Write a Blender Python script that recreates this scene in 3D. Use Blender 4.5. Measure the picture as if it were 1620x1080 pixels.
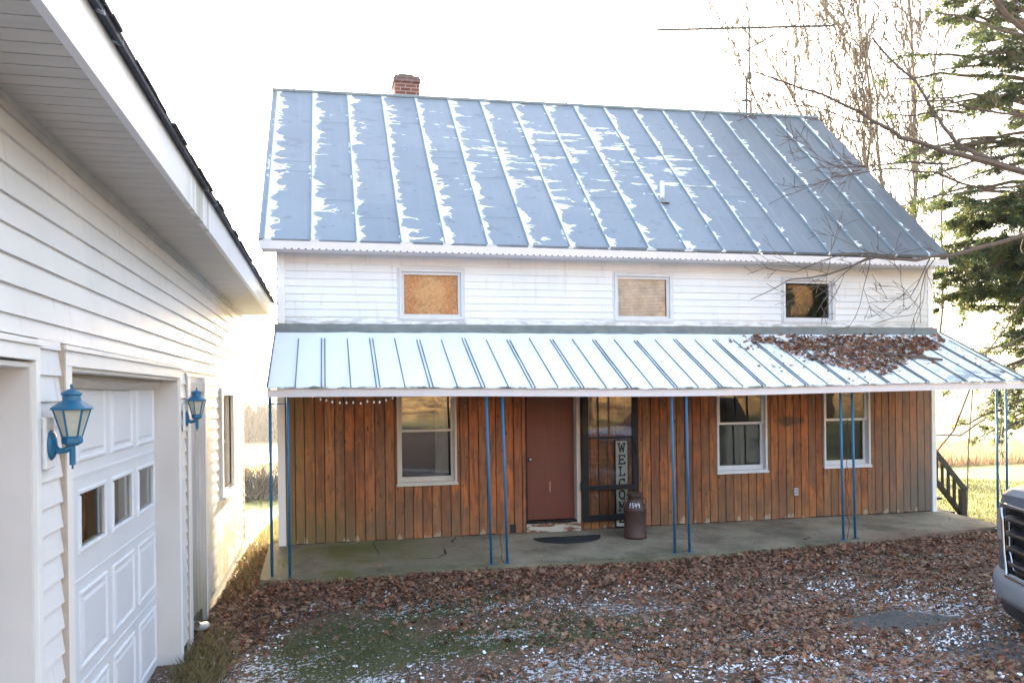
import bpy, math, random
import numpy as np
from mathutils import Vector, Matrix, noise
R=math.radians
scene=bpy.context.scene
for o in list(bpy.data.objects): bpy.data.objects.remove(o)
col=scene.collection
# ------------------------------------------------------------------ camera
YAW,ROLL=R(13),R(0.72)
d=Vector((math.sin(YAW),math.cos(YAW),0)); rr=Vector((math.cos(YAW),-math.sin(YAW),0)); zz=Vector((0,0,1))
cr=rr*math.cos(ROLL)-zz*math.sin(ROLL); cu=rr*math.sin(ROLL)+zz*math.cos(ROLL)
cam=bpy.data.cameras.new('camera'); co=bpy.data.objects.new('camera',cam); col.objects.link(co); scene.camera=co
m=Matrix.Identity(4)
for i in range(3): m[i][0]=cr[i]; m[i][1]=cu[i]; m[i][2]=-d[i]
m[0][3],m[1][3],m[2][3]=0,-10.2,2.0
co.matrix_world=m
cam.sensor_width=36; cam.lens=1266/1620*36; cam.shift_y=79/1620; cam.clip_start=.05; cam.clip_end=6000
# ------------------------------------------------------------------ world, sun, exposure
EL,AZ=10.5,6.0
w=bpy.data.worlds.new('World'); scene.world=w; w.use_nodes=True
nt=w.node_tree; bg=nt.nodes['Background']; sk=nt.nodes.new('ShaderNodeTexSky'); sk.sky_type='NISHITA'; sk.sun_disc=False
sk.sun_elevation=R(EL); sk.sun_rotation=R(AZ); sk.air_density=.8; sk.dust_density=2.6; sk.ozone_density=.15
nt.links.new(sk.outputs[0],bg.inputs[0]); bg.inputs[1].default_value=.15
su=bpy.data.lights.new('sun','SUN'); su.energy=5.0; su.angle=R(.5); su.color=(1,.84,.60)
so=bpy.data.objects.new('sun',su); col.objects.link(so)
sd=Vector((math.sin(R(AZ))*math.cos(R(EL)),math.cos(R(AZ))*math.cos(R(EL)),math.sin(R(EL))))
so.rotation_euler=sd.to_track_quat('Z','Y').to_euler(); so.location=(0,30,20)
vs=scene.view_settings; vs.view_transform='Standard'; vs.look='None'; vs.gamma=1; vs.exposure=3.08
scene.cycles.max_bounces=8; scene.cycles.transparent_max_bounces=12
# ------------------------------------------------------------------ helpers
def tag(o,label=None,cat=None,group=None,kind=None):
    if label: o['label']=label
    if cat: o['category']=cat
    if group: o['group']=group
    if kind: o['kind']=kind
    return o
def empty(name,loc,label,cat,group=None,rz=0):
    o=bpy.data.objects.new(name,None); col.objects.link(o); o.location=loc; o.rotation_euler=(0,0,rz)
    o.empty_display_size=.2; return tag(o,label,cat,group)
class MB:
    def __init__(s): s.v=[];s.f=[];s.r=[];s.cur=0.
    def rnd(s,v): s.cur=v; return s
    def face(s,pts,r=None):
        n=len(s.v); s.v+= [tuple(p) for p in pts]; s.f.append(tuple(range(n,n+len(pts)))); s.r.append(s.cur if r is None else r)
    def raw(s,vs_,fs):
        n=len(s.v); s.v+=[tuple(p) for p in vs_]
        for f in fs: s.f.append(tuple(n+i for i in f)); s.r.append(s.cur)
    def box(s,x0,x1,y0,y1,z0,z1):
        s.raw([(x0,y0,z0),(x1,y0,z0),(x1,y1,z0),(x0,y1,z0),(x0,y0,z1),(x1,y0,z1),(x1,y1,z1),(x0,y1,z1)],
              [(0,3,2,1),(4,5,6,7),(0,1,5,4),(1,2,6,5),(2,3,7,6),(3,0,4,7)])
    def prism(s,poly,axis,a,b):
        # poly: 2-D points of the two other axes; extruded along axis from a to b
        def P(p,t): return {'x':(t,p[0],p[1]),'y':(p[0],t,p[1]),'z':(p[0],p[1],t)}[axis]
        n=len(poly); s.raw([P(p,a) for p in poly]+[P(p,b) for p in poly],
          [tuple(range(n))[::-1],tuple(range(n,2*n))]+[(i,(i+1)%n,n+(i+1)%n,n+i) for i in range(n)])
    def tube(s,pts,rad,n=6,cap=True):
        pts=[Vector(p) for p in pts]
        if not hasattr(rad,'__len__'): rad=[rad]*len(pts)
        rings=[];up=None
        for i,p in enumerate(pts):
            t=(pts[min(i+1,len(pts)-1)]-pts[max(i-1,0)])
            if t.length<1e-9: t=Vector((0,0,1))
            t.normalize()
            if up is None: up=Vector((0,0,1)) if abs(t.z)<.9 else Vector((1,0,0))
            a=t.cross(up)
            if a.length<1e-4: a=t.cross(Vector((0,1,0)))
            a.normalize(); b=a.cross(t); up=b
            rings.append([p+(a*math.cos(2*math.pi*k/n)+b*math.sin(2*math.pi*k/n))*rad[i] for k in range(n)])
        vs_=[q for r_ in rings for q in r_]; fs=[]
        for i in range(len(pts)-1):
            for k in range(n): fs.append((i*n+k,i*n+(k+1)%n,(i+1)*n+(k+1)%n,(i+1)*n+k))
        if cap: fs+= [tuple(range(n))[::-1],tuple((len(pts)-1)*n+k for k in range(n))]
        s.raw(vs_,fs)
    def lathe(s,prof,c=(0,0,0),n=24,rot=0):
        vs_=[];fs=[]
        for (r_,z) in prof:
            for k in range(n):
                a=rot+2*math.pi*k/n; vs_.append((c[0]+r_*math.cos(a),c[1]+r_*math.sin(a),c[2]+z))
        for i in range(len(prof)-1):
            for k in range(n): fs.append((i*n+k,i*n+(k+1)%n,(i+1)*n+(k+1)%n,(i+1)*n+k))
        fs+= [tuple(range(n))[::-1],tuple((len(prof)-1)*n+k for k in range(n))]
        s.raw(vs_,fs)
    def build(s,name,mat,parent=None,smooth=False,off=None,bevel=0):
        me=bpy.data.meshes.new(name)
        v=s.v
        if off: v=[(p[0]-off[0],p[1]-off[1],p[2]-off[2]) for p in v]
        me.from_pydata(v,[],s.f); me.update()
        at=me.attributes.new('rnd','FLOAT','FACE'); at.data.foreach_set('value',s.r)
        if smooth: me.polygons.foreach_set('use_smooth',[True]*len(s.f))
        me.materials.append(mat)
        o=bpy.data.objects.new(name,me); col.objects.link(o)
        if parent: o.parent=parent
        if bevel:
            b=o.modifiers.new('b','BEVEL'); b.width=bevel; b.segments=2; b.limit_method='ANGLE'
        return o
def rel(mb,parent):   # world-space builder parented to an empty with location only
    return mb
def put(mb,name,mat,parent,**k):
    off=None
    if parent is not None:
        p=parent; t=Vector((0,0,0))
        while p is not None: t+=p.location; p=p.parent
        off=t
    return mb.build(name,mat,parent,off=off,**k)
def putsplit(mb,name,mat,parent,**k):
    par=list(range(len(mb.v)))
    def fd(a):
        while par[a]!=a: par[a]=par[par[a]]; a=par[a]
        return a
    for f in mb.f:
        for q in f[1:]: par[fd(q)]=fd(f[0])
    gr={}
    for f,q in zip(mb.f,mb.r): gr.setdefault(fd(f[0]),[]).append((f,q))
    out=[]
    for fs in gr.values():
        m2=MB(); ix={}
        for f,q in fs:
            for i in f:
                if i not in ix: ix[i]=len(m2.v); m2.v.append(mb.v[i])
            m2.f.append(tuple(ix[i] for i in f)); m2.r.append(q)
        out.append(put(m2,name,mat,parent,**k))
    return out
def np_mesh(name,verts,faces_flat,nside,mat,rnd=None,parent=None,smooth=False):
    me=bpy.data.meshes.new(name); nv=len(verts); nf=len(faces_flat)//nside
    me.vertices.add(nv); me.vertices.foreach_set('co',np.asarray(verts,dtype=np.float32).ravel())
    me.loops.add(nf*nside); me.loops.foreach_set('vertex_index',np.asarray(faces_flat,dtype=np.int32))
    me.polygons.add(nf); me.polygons.foreach_set('loop_start',np.arange(0,nf*nside,nside,dtype=np.int32))
    me.polygons.foreach_set('loop_total',np.full(nf,nside,dtype=np.int32))
    me.update(calc_edges=True)
    if rnd is not None:
        at=me.attributes.new('rnd','FLOAT','FACE'); at.data.foreach_set('value',np.asarray(rnd,dtype=np.float32))
    if smooth: me.polygons.foreach_set('use_smooth',np.ones(nf,dtype=bool))
    me.materials.append(mat); o=bpy.data.objects.new(name,me); col.objects.link(o)
    if parent: o.parent=parent
    return o
# ---- node graph helper
class G:
    def __init__(s,name):
        s.m=bpy.data.materials.new(name); s.m.use_nodes=True; s.t=s.m.node_tree; s.n=s.t.nodes; s.p=s.n['Principled BSDF']; s.out=s.n['Material Output']
    def new(s,t,**k):
        n=s.n.new(t)
        for a,b in k.items(): setattr(n,a,b)
        return n
    def inp(s,sock,v):
        if v is None: return
        if hasattr(v,'is_output'): s.t.links.new(v,sock)
        else:
            if sock.type=='RGBA' and len(v)==3: v=(*v,1)
            sock.default_value=v
    def math(s,op,a,b=None,c=None,clamp=False):
        n=s.new('ShaderNodeMath',operation=op,use_clamp=clamp)
        for i,x in enumerate((a,b,c)): s.inp(n.inputs[i],x)
        return n.outputs[0]
    def mix(s,f,a,b,blend='MIX'):
        n=s.new('ShaderNodeMix',data_type='RGBA',blend_type=blend)
        s.inp(n.inputs[0],f); s.inp(n.inputs[6],a); s.inp(n.inputs[7],b); return n.outputs[2]
    def pos(s): return s.new('ShaderNodeNewGeometry').outputs['Position']
    def obj(s): return s.new('ShaderNodeTexCoord').outputs['Object']
    def xyz(s,v):
        n=s.new('ShaderNodeSeparateXYZ'); s.inp(n.inputs[0],v); return n.outputs
    def comb(s,x=0,y=0,z=0):
        n=s.new('ShaderNodeCombineXYZ')
        for i,a in enumerate((x,y,z)): s.inp(n.inputs[i],a)
        return n.outputs[0]
    def scale(s,v,sc):
        n=s.new('ShaderNodeVectorMath',operation='MULTIPLY'); s.inp(n.inputs[0],v); n.inputs[1].default_value=sc; return n.outputs[0]
    def noise(s,v,scale,detail=4,rough=.55,dist=0):
        n=s.new('ShaderNodeTexNoise'); s.inp(n.inputs['Vector'],v); n.inputs['Scale'].default_value=scale; n.inputs['Detail'].default_value=detail; n.inputs['Roughness'].default_value=rough; n.inputs['Distortion'].default_value=dist; return n.outputs[0]
    def vor(s,v,scale,out='Distance',feat='F1'):
        n=s.new('ShaderNodeTexVoronoi',feature=feat); s.inp(n.inputs['Vector'],v); n.inputs['Scale'].default_value=scale; return n.outputs[out]
    def ramp(s,f,*st):
        n=s.new('ShaderNodeValToRGB'); e=n.color_ramp.elements
        for i,(p,c) in enumerate(st):
            if i<2: x=e[i]; x.position=p
            else: x=e.new(p)
            x.color=(*c,1) if hasattr(c,'__len__') else (c,c,c,1)
        s.inp(n.inputs[0],f); return n.outputs[0]
    def step(s,f,a,b):
        n=s.new('ShaderNodeMapRange',interpolation_type='SMOOTHSTEP'); s.inp(n.inputs[0],f); n.inputs[1].default_value=a; n.inputs[2].default_value=b; return n.outputs[0]
    def attr(s): return s.new('ShaderNodeAttribute',attribute_name='rnd').outputs['Fac']
    def bump(s,h,dist=.01,st=.6):
        n=s.new('ShaderNodeBump'); s.inp(n.inputs['Height'],h); n.inputs['Distance'].default_value=dist; n.inputs['Strength'].default_value=st; s.t.links.new(n.outputs[0],s.p.inputs['Normal'])
    def fin(s,c=None,rough=.6,metal=0,spec=None):
        s.inp(s.p.inputs['Base Color'],c); s.inp(s.p.inputs['Roughness'],rough); s.inp(s.p.inputs['Metallic'],metal)
        if spec is not None: s.p.inputs['Specular IOR Level'].default_value=spec
        return s.m
# ------------------------------------------------------------------ materials
def mat_simple(name,c,rough=.6,metal=0,var=.25,sc=3,bump=0,spec=None):
    g=G(name); n=g.noise(g.pos(),sc,5); k=1-var
    c2=g.mix(n,tuple(x*k for x in c),tuple(min(1,x*(1+var*.6)) for x in c))
    if bump: g.bump(g.noise(g.pos(),sc*12,3),bump,.5)
    return g.fin(c2,rough,metal,spec)
def mat_vinyl(name,base,algae=None,drip=1):
    g=G(name); p=g.pos(); x,y,z=g.xyz(p)
    n1=g.noise(g.scale(p,(1,1,.35)),1.3,6,.6); n2=g.noise(g.scale(p,(9,9,1.2)),2,4)
    c=g.mix(g.step(n1,.35,.75),base,tuple(b*.90 for b in base))
    c=g.mix(g.math('MULTIPLY',g.step(n2,.56,.76),.35*drip),c,(.45,.42,.35))
    c=g.mix(g.math('MULTIPLY',g.attr(),.12),c,(.55,.55,.52))
    if algae=='house':   # grime above the porch roof flashing, rust spots on the left
        a=g.math('MULTIPLY',g.math('SUBTRACT',1,g.step(z,2.83,3.0)),g.step(g.noise(g.scale(p,(1,1,4)),5,5),.42,.62))
        c=g.mix(g.math('MULTIPLY',a,.75),c,(.22,.19,.13))
        v=g.vor(g.scale(p,(1,1,1.6)),3.1); sp=g.math('MULTIPLY',g.math('LESS_THAN',v,.05),g.math('LESS_THAN',x,.9))
        c=g.mix(sp,c,(.16,.12,.09))
        right=g.math('MULTIPLY',g.step(x,7.0,8.8),g.math('SUBTRACT',1,g.step(z,2.85,3.7)))
        c=g.mix(g.math('MULTIPLY',right,.45),c,(.42,.40,.30))
    if algae=='garage':
        lo=g.math('MULTIPLY',g.math('SUBTRACT',1,g.step(z,.2,1.5)),g.step(y,-2.4,.3))
        a=g.math('MULTIPLY',lo,g.step(g.noise(p,3,6,.65),.35,.6))
        c=g.mix(g.math('MULTIPLY',a,.85),c,(.33,.31,.10))
    g.bump(g.noise(p,60,2),.0006,.3)
    return g.fin(c,.42)
M={}
M['siding']=mat_vinyl('white vinyl siding',(.75,.755,.77),'house')
M['gsiding']=mat_vinyl('garage white vinyl siding',(.80,.80,.82),'garage')
M['trim']=mat_simple('white painted trim',(.80,.80,.80),.5,0,.10,4)
M['ptrim']=mat_simple('porch fascia paint',(.70,.66,.67),.5,0,.15,5)
M['cream']=mat_simple('aged cream window trim',(.55,.51,.44),.55,0,.2,6)
M['wtrim']=mat_simple('aluminium window trim',(.62,.63,.66),.45,0,.15,8)
M['gdoor']=mat_simple('garage door paint',(.74,.76,.80),.45,0,.08,2)
M['jamb']=mat_simple('jamb paint',(.66,.64,.62),.55,0,.12,3)
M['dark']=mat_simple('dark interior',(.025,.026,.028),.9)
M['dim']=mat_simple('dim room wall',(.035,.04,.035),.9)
M['black']=mat_simple('black painted aluminium',(.008,.009,.012),.45,spec=.25)
M['concrete_found']=mat_simple('mossy foundation',(.10,.10,.06),.9,0,.5,7,.01)
M['stair']=mat_simple('dark treated wood',(.045,.045,.035),.85,0,.4,9,.004)
M['snow']=mat_simple('snow',(.86,.88,.92),.7,0,.04,9,.01)
M['sheath']=mat_simple('dark sheathing',(.05,.028,.018),.9)
M['galv']=mat_simple('galvanised steel',(.32,.33,.33),.45,.6,.3,6)
M['aerial']=mat_simple('weathered aerial metal',(.10,.10,.10),.6,.3)
M['outlet']=mat_simple('grey plastic',(.42,.43,.44),.5)
M['rubber']=mat_simple('black rubber',(.02,.02,.021),.85,0,.4,14,.006)
M['wire']=mat_simple('black cable',(.02,.02,.025),.6)
M['pvc']=mat_simple('white plastic pipe',(.75,.76,.78),.4)
def mat_blue(name):
    g=G(name); p=g.pos(); n=g.noise(p,25,5)
    c=g.mix(n,(.012,.12,.25),(.022,.165,.31)); c=g.mix(g.step(g.noise(p,40,3),.68,.74),c,(.10,.07,.05))
    return g.fin(c,.4)
M['blue']=mat_blue('blue enamel paint')
def mat_soffit():
    g=G('ribbed soffit'); p=g.pos(); x,y,z=g.xyz(p)
    n=g.noise(g.scale(p,(1,4,1)),2.2,5); c=g.mix(n,(.46,.45,.43),(.68,.66,.63)); return g.fin(c,.6)
M['soffit']=mat_soffit()
def mat_shingle():
    g=G('dark asphalt shingle'); p=g.pos(); c=g.mix(g.noise(p,30,4),(.03,.035,.05),(.09,.10,.13))
    c=g.mix(g.step(g.noise(g.scale(p,(1,3,1)),6,4),.66,.7),c,(.6,.65,.75)); g.bump(g.noise(p,80,3),.004); return g.fin(c,.9)
M['shingle']=mat_shingle()
def mat_roof():
    g=G('grey standing seam metal with wind-blown snow'); p=g.pos(); x,y,z=g.xyz(p)
    u=g.math('DIVIDE',g.math('ADD',x,.705),.535); fl=g.math('FLOOR',u); fr=g.math('MULTIPLY',g.math('SUBTRACT',u,fl),.535)
    # base: faded grey-blue paint, darker and browner to the right
    n=g.noise(p,1.1,6,.6); c=g.mix(n,(.195,.235,.28),(.28,.325,.375))
    c=g.mix(g.math('MULTIPLY',g.step(g.math('ADD',x,g.math('MULTIPLY',n,2)),5.5,9.2),.8),c,(.085,.085,.08))
    pn=g.noise(g.comb(g.math('MULTIPLY',fl,3.7),0,g.math('FLOOR',g.math('MULTIPLY',z,.9))),1.7,0); c=g.mix(g.math('MULTIPLY',g.step(pn,.3,.7),.22),c,(.13,.17,.22))
    v=g.vor(g.scale(p,(.7,1,1.6)),5.2); c=g.mix(g.math('LESS_THAN',v,.05),c,(.05,.05,.06)); c=g.mix(g.math('MULTIPLY',g.step(g.noise(g.scale(p,(1,1,2.2)),3.3,6,.7),.56,.66),.35),c,(.10,.11,.13))
    strk=g.noise(g.scale(p,(16,1,.8)),1,4); c=g.mix(g.math('MULTIPLY',g.step(strk,.5,.75),.18),c,(.34,.38,.42))
    # snow: ragged comb to the right of every seam
    q=g.comb(g.math('MULTIPLY',fl,5.3),g.math('MULTIPLY',x,.35),z)
    n1=g.noise(q,4.6,3.2,.55); n2=g.noise(g.comb(g.math('MULTIPLY',fl,2.3),0,z),1.7,2)
    rid=g.math('MAXIMUM',g.math('SUBTRACT',1,g.math('MULTIPLY',g.math('ABSOLUTE',g.math('SUBTRACT',n1,.5)),8)),0)
    amp=g.math('SUBTRACT',1,g.math('MULTIPLY',g.step(x,2.0,7.5),.68))
    spike=g.math('MULTIPLY',g.math('POWER',rid,4),g.math('MULTIPLY',g.math('MULTIPLY',g.step(n2,.32,.74),.33),amp))
    spike2=g.math('MULTIPLY',g.math('MAXIMUM',g.math('SUBTRACT',g.noise(q,9,2,.5),.47),0),g.math('MULTIPLY',amp,.42))
    basew=g.math('MULTIPLY',g.math('MULTIPLY',amp,.045),g.step(g.noise(g.comb(fl,0,z),5,3),.30,.55))
    L=g.math('ADD',g.math('ADD',spike,spike2),basew)
    a=g.math('LESS_THAN',fr,L)
    b=g.math('GREATER_THAN',fr,g.math('SUBTRACT',.535-.006,g.math('MULTIPLY',g.math('MULTIPLY',g.math('POWER',rid,4),g.step(n2,.5,.7)),.07)))
    mask=g.math('MAXIMUM',a,g.math('MULTIPLY',b,g.math('LESS_THAN',x,6.0)))
    n3=g.noise(g.scale(p,(1.15,0,8.5)),1.25,5,.6); band=g.math('MULTIPLY',g.step(z,4.4,5.0),g.math('SUBTRACT',1,g.step(z,6.0,6.8)))
    hx=g.math('MULTIPLY',g.step(x,.8,2.2),g.math('SUBTRACT',1,g.step(x,5.2,7.0)))
    thr=g.math('SUBTRACT',.745,g.math('MULTIPLY',g.math('MULTIPLY',band,hx),.155))
    mask=g.math('MAXIMUM',mask,g.math('GREATER_THAN',n3,thr)); edge=g.math('MULTIPLY',g.step(g.math('SUBTRACT',g.math('ADD',L,.035),fr),0,.05),g.step(g.noise(p,60,3,.7),.35,.7)); mask=g.math('MAXIMUM',mask,g.math('MULTIPLY',edge,.45))
    c=g.mix(mask,c,(.86,.90,.94)); g.bump(g.math('ADD',mask,g.math('MULTIPLY',g.noise(p,2.5,3),.5)),.012,.6)
    return g.fin(c,g.mix(mask,(.42,)*3,(.8,)*3),0)
M['roof']=mat_roof()
def mat_seam():
    g=G('roof seam metal'); p=g.pos(); c=g.mix(g.noise(g.scale(p,(1,1,3)),3,4),(.17,.23,.27),(.27,.34,.39)); return g.fin(c,.45)
M['seam']=mat_seam()
def mat_porchroof():
    g=G('snow covered ribbed metal porch roof'); p=g.pos(); x,y,z=g.xyz(p)
    u=g.math('ADD',g.math('DIVIDE',g.math('ADD',x,.325),.2853),0); fl=g.math('FLOOR',u); fr=g.math('SUBTRACT',u,fl)
    n=g.noise(p,3,5,.6)
    # bare metal along eave edge, near right end, along top
    e=g.math('SUBTRACT',1,g.step(g.math('ADD',y,g.math('MULTIPLY',g.noise(g.scale(p,(1,.3,0)),4.5,4),.16)),-1.49,-1.455))
    rightw=g.step(x,6.6,8.9)
    e2=g.math('MULTIPLY',g.math('MULTIPLY',rightw,g.math('SUBTRACT',1,g.step(y,-1.5,-.9))),g.step(g.noise(g.scale(p,(1.6,3,1)),3,4),.50,.56))
    e2=g.math('MAXIMUM',e2,g.math('MULTIPLY',g.step(x,7.2,8.6),g.step(g.noise(g.scale(p,(2.2,5,1)),2.3,5),.66,.69)))
    bare=g.math('MAXIMUM',e,e2,clamp=True)
    metal=g.mix(n,(.12,.13,.13),(.24,.25,.25))
    sn=g.mix(g.noise(p,1.3,3),(.80,.86,.92),(.90,.94,.97))
    c=g.mix(bare,sn,metal); g.bump(g.math('ADD',g.math('MULTIPLY',g.math('SUBTRACT',1,bare),1),g.math('MULTIPLY',n,.5)),.012,.5)
    return g.fin(c,.7)
M['porchroof']=mat_porchroof()
M['rib']=mat_simple('bare roof rib metal',(.17,.19,.20),.5,0,.35,12)
M['flash']=mat_simple('crumpled lead flashing',(.20,.22,.21),.55,.2,.45,7,.02)
def mat_wood():
    g=G('stained cedar boards'); p=g.pos(); x,y,z=g.xyz(p); a=g.attr()
    off=g.comb(x,0,g.math('ADD',g.math('MULTIPLY',z,.11),g.math('MULTIPLY',a,37)))
    gr=g.noise(off,26,6,.65,.6); gr2=g.noise(g.comb(g.math('MULTIPLY',x,.8),g.math('MULTIPLY',a,9),g.math('MULTIPLY',z,.45)),3.2,4,.6,.3)
    c=g.ramp(a,(0,(.15,.050,.020)),(.22,(.27,.080,.022)),(.45,(.33,.125,.038)),(.62,(.20,.085,.034)),(.8,(.36,.15,.05)),(1,(.40,.105,.020)))
    c=g.mix(g.step(gr2,.48,.70),c,(.52,.15,.028)); c=g.mix(g.math('MULTIPLY',g.step(gr,.42,.66),.7),c,(.09,.030,.012))
    kn=g.vor(g.comb(g.math('MULTIPLY',x,2.1),g.math('MULTIPLY',a,20),z),4.0); c=g.mix(g.math('SUBTRACT',1,g.step(kn,.06,.13)),c,(.05,.02,.012)); c=g.mix(g.math('MULTIPLY',g.step(g.noise(g.comb(g.math('MULTIPLY',x,2),g.math('MULTIPLY',a,13),z),5,5,.7),.56,.66),.55),c,(.10,.045,.02))
    # worn stains with shapes of their own
    big=g.noise(g.scale(p,(1,1,.5)),2.1,5,.6)
    c=g.mix(g.math('MULTIPLY',g.step(big,.50,.66),.6),c,(.12,.052,.024)); c=g.mix(g.math('MULTIPLY',g.step(g.noise(g.scale(p,(3,1,.8)),2.3,5,.7),.54,.64),.5),c,(.075,.035,.018))
    low=g.math('SUBTRACT',1,g.step(g.math('SUBTRACT',z,g.math('MULTIPLY',big,.5)),-.05,.5))
    lf=g.math('SUBTRACT',1,g.step(g.math('ADD',x,g.math('MULTIPLY',big,.8)),.2,1.5))
    low2=g.math('SUBTRACT',1,g.step(g.math('SUBTRACT',z,g.math('MULTIPLY',big,.8)),-.25,.45))
    c=g.mix(g.math('MULTIPLY',g.math('MULTIPLY',low2,lf),.8),c,(.085,.085,.022))
    c=g.mix(g.math('MULTIPLY',low,.30),c,(.22,.14,.075))
    c=g.mix(g.math('MULTIPLY',g.math('SUBTRACT',1,g.step(x,-.55,.1)),.5),c,(.26,.17,.06))
    rt=g.math('MULTIPLY',g.step(g.math('ADD',x,g.math('MULTIPLY',big,1.2)),7.8,9.6),.75); c=g.mix(rt,c,(.17,.145,.115))
    blob=g.math('MULTIPLY',g.step(x,8.0,8.5),g.math('SUBTRACT',1,g.step(z,.5,1.2))); c=g.mix(g.math('MULTIPLY',blob,.6),c,(.10,.10,.085))
    # faded mark between the right windows
    dx=g.math('DIVIDE',g.math('SUBTRACT',x,6.38),.28); dz=g.math('DIVIDE',g.math('SUBTRACT',z,1.53),.09)
    mk=g.math('ADD',g.math('ADD',g.math('MULTIPLY',dx,dx),g.math('MULTIPLY',dz,dz)),g.math('MULTIPLY',g.noise(p,13,3),1.9))
    c=g.mix(g.math('MULTIPLY',g.math('SUBTRACT',1,g.step(mk,1.2,1.8)),.8),c,(.055,.03,.02))
    pe=g.math('MULTIPLY',g.math('LESS_THAN',z,g.math('ADD',.15,g.math('MULTIPLY',g.math('MAXIMUM',g.math('SUBTRACT',g.noise(g.scale(p,(2.4,0,.8)),4,4),.56),0),.8))),.7)
    c=g.mix(pe,c,(.40,.33,.24)); g.bump(gr,.003,.5)
    return g.fin(c,.62)
M['wood']=mat_wood()
def mat_door():
    g=G('red-brown door slab'); p=g.pos(); x,y,z=g.xyz(p)
    gr=g.noise(g.scale(p,(14,1,1.2)),1.6,5); c=g.mix(gr,(.085,.016,.007),(.165,.034,.014)); c=g.mix(g.math('MULTIPLY',g.step(g.noise(p,2,4),.5,.75),.4),c,(.10,.045,.03))
    sx=g.math('ABSOLUTE',g.math('SUBTRACT',x,2.87)); sc_=g.math('MULTIPLY',g.math('LESS_THAN',sx,.006),g.math('MULTIPLY',g.math('GREATER_THAN',z,.66),g.math('LESS_THAN',z,.80)))
    c=g.mix(sc_,c,(.4,.28,.15)); return g.fin(c,.5)
M['door']=mat_door()
def mat_peel():
    g=G('peeling painted board'); p=g.pos(); n=g.noise(g.scale(p,(1,1,3)),4,5)
    return g.fin(g.mix(g.step(n,.48,.56),(.48,.43,.36),(.17,.07,.04)),.8)
M['peel']=mat_peel()
def mat_weather():
    g=G('weathered grey white door wood'); p=g.pos(); n=g.noise(g.scale(p,(6,9,.5)),4,5); x,y,z=g.xyz(p)
    c=g.mix(n,(.42,.38,.35),(.76,.73,.71)); c=g.mix(g.math('MULTIPLY',g.math('SUBTRACT',1,g.step(z,-.2,.7)),.6),c,(.20,.19,.08)); return g.fin(c,.8)
M['weather']=mat_weather()
def mat_slab():
    g=G('stained concrete slab'); p=g.pos(); x,y,z=g.xyz(p); n=g.step(g.noise(p,1.3,8,.7),.3,.7); f=g.noise(p,26,5,.7)
    c=g.mix(n,(.15,.12,.08),(.46,.38,.27)); c=g.mix(g.math('MULTIPLY',f,.5),c,(.12,.10,.08))
    gr=g.math('MULTIPLY',g.math('SUBTRACT',1,g.step(x,.2,2.2)),g.step(g.noise(p,1.3,4),.38,.62)); c=g.mix(g.math('MULTIPLY',gr,.9),c,(.10,.10,.018))
    ed=g.math('MULTIPLY',g.math('SUBTRACT',1,g.step(g.math('ADD',y,g.math('MULTIPLY',n,.3)),-1.45,-1.0)),.5); c=g.mix(ed,c,(.09,.10,.05))
    cv=g.vor(g.mix(.16,p,g.new('ShaderNodeTexNoise').outputs[1]),.42,'Distance','DISTANCE_TO_EDGE'); ck=g.math('MULTIPLY',g.math('LESS_THAN',cv,.0022),g.step(g.noise(p,2.2,3),.52,.6)); c=g.mix(ck,c,(.03,.03,.025))
    rd=g.math('MULTIPLY',g.step(x,6.2,7),g.math('SUBTRACT',1,g.step(y,-1.25,-.95))); c=g.mix(g.math('MULTIPLY',rd,.5),c,(.16,.07,.05))
    g.bump(g.math('ADD',f,g.math('MULTIPLY',ck,-2)),.004); return g.fin(c,.85)
M['slab']=mat_slab()
def mat_glass(name,ior=1.65,tint=(.85,.9,.9),rough=.0):
    g=G(name); g.n.remove(g.p)
    fr=g.new('ShaderNodeFresnel'); fr.inputs[0].default_value=ior
    tr=g.new('ShaderNodeBsdfTransparent'); tr.inputs[0].default_value=(*tint,1)
    gl=g.new('ShaderNodeBsdfGlossy'); gl.inputs[0].default_value=(1,1,1,1); gl.inputs['Roughness'].default_value=rough
    b=g.new('ShaderNodeBump'); b.inputs['Strength'].default_value=.05; b.inputs['Distance'].default_value=.02
    g.t.links.new(g.noise(g.pos(),2.2,1),b.inputs['Height']); g.t.links.new(b.outputs[0],gl.inputs['Normal'])
    mx=g.new('ShaderNodeMixShader'); g.t.links.new(fr.outputs[0],mx.inputs[0]); g.t.links.new(tr.outputs[0],mx.inputs[1]); g.t.links.new(gl.outputs[0],mx.inputs[2])
    g.t.links.new(mx.outputs[0],g.out.inputs[0]); return g.m
M['glass']=mat_glass('window glass',2.3,(.8,.84,.84))
M['sideglass']=mat_glass('right window glass',1.6,(.8,.84,.84))
M['upglass']=mat_glass('upper window glass',1.6,(.9,.92,.92))
M['stormglass']=mat_glass('storm door glass',1.8,(.85,.88,.88))
M['oldglass']=mat_glass('clear old glass',1.5,(.92,.93,.88))
def mat_frost():
    g=G('frosted lantern glass'); c=g.mix(g.noise(g.pos(),30,4),(.42,.43,.36),(.62,.64,.55)); return g.fin(c,.25)
M['frost']=mat_frost()
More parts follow.
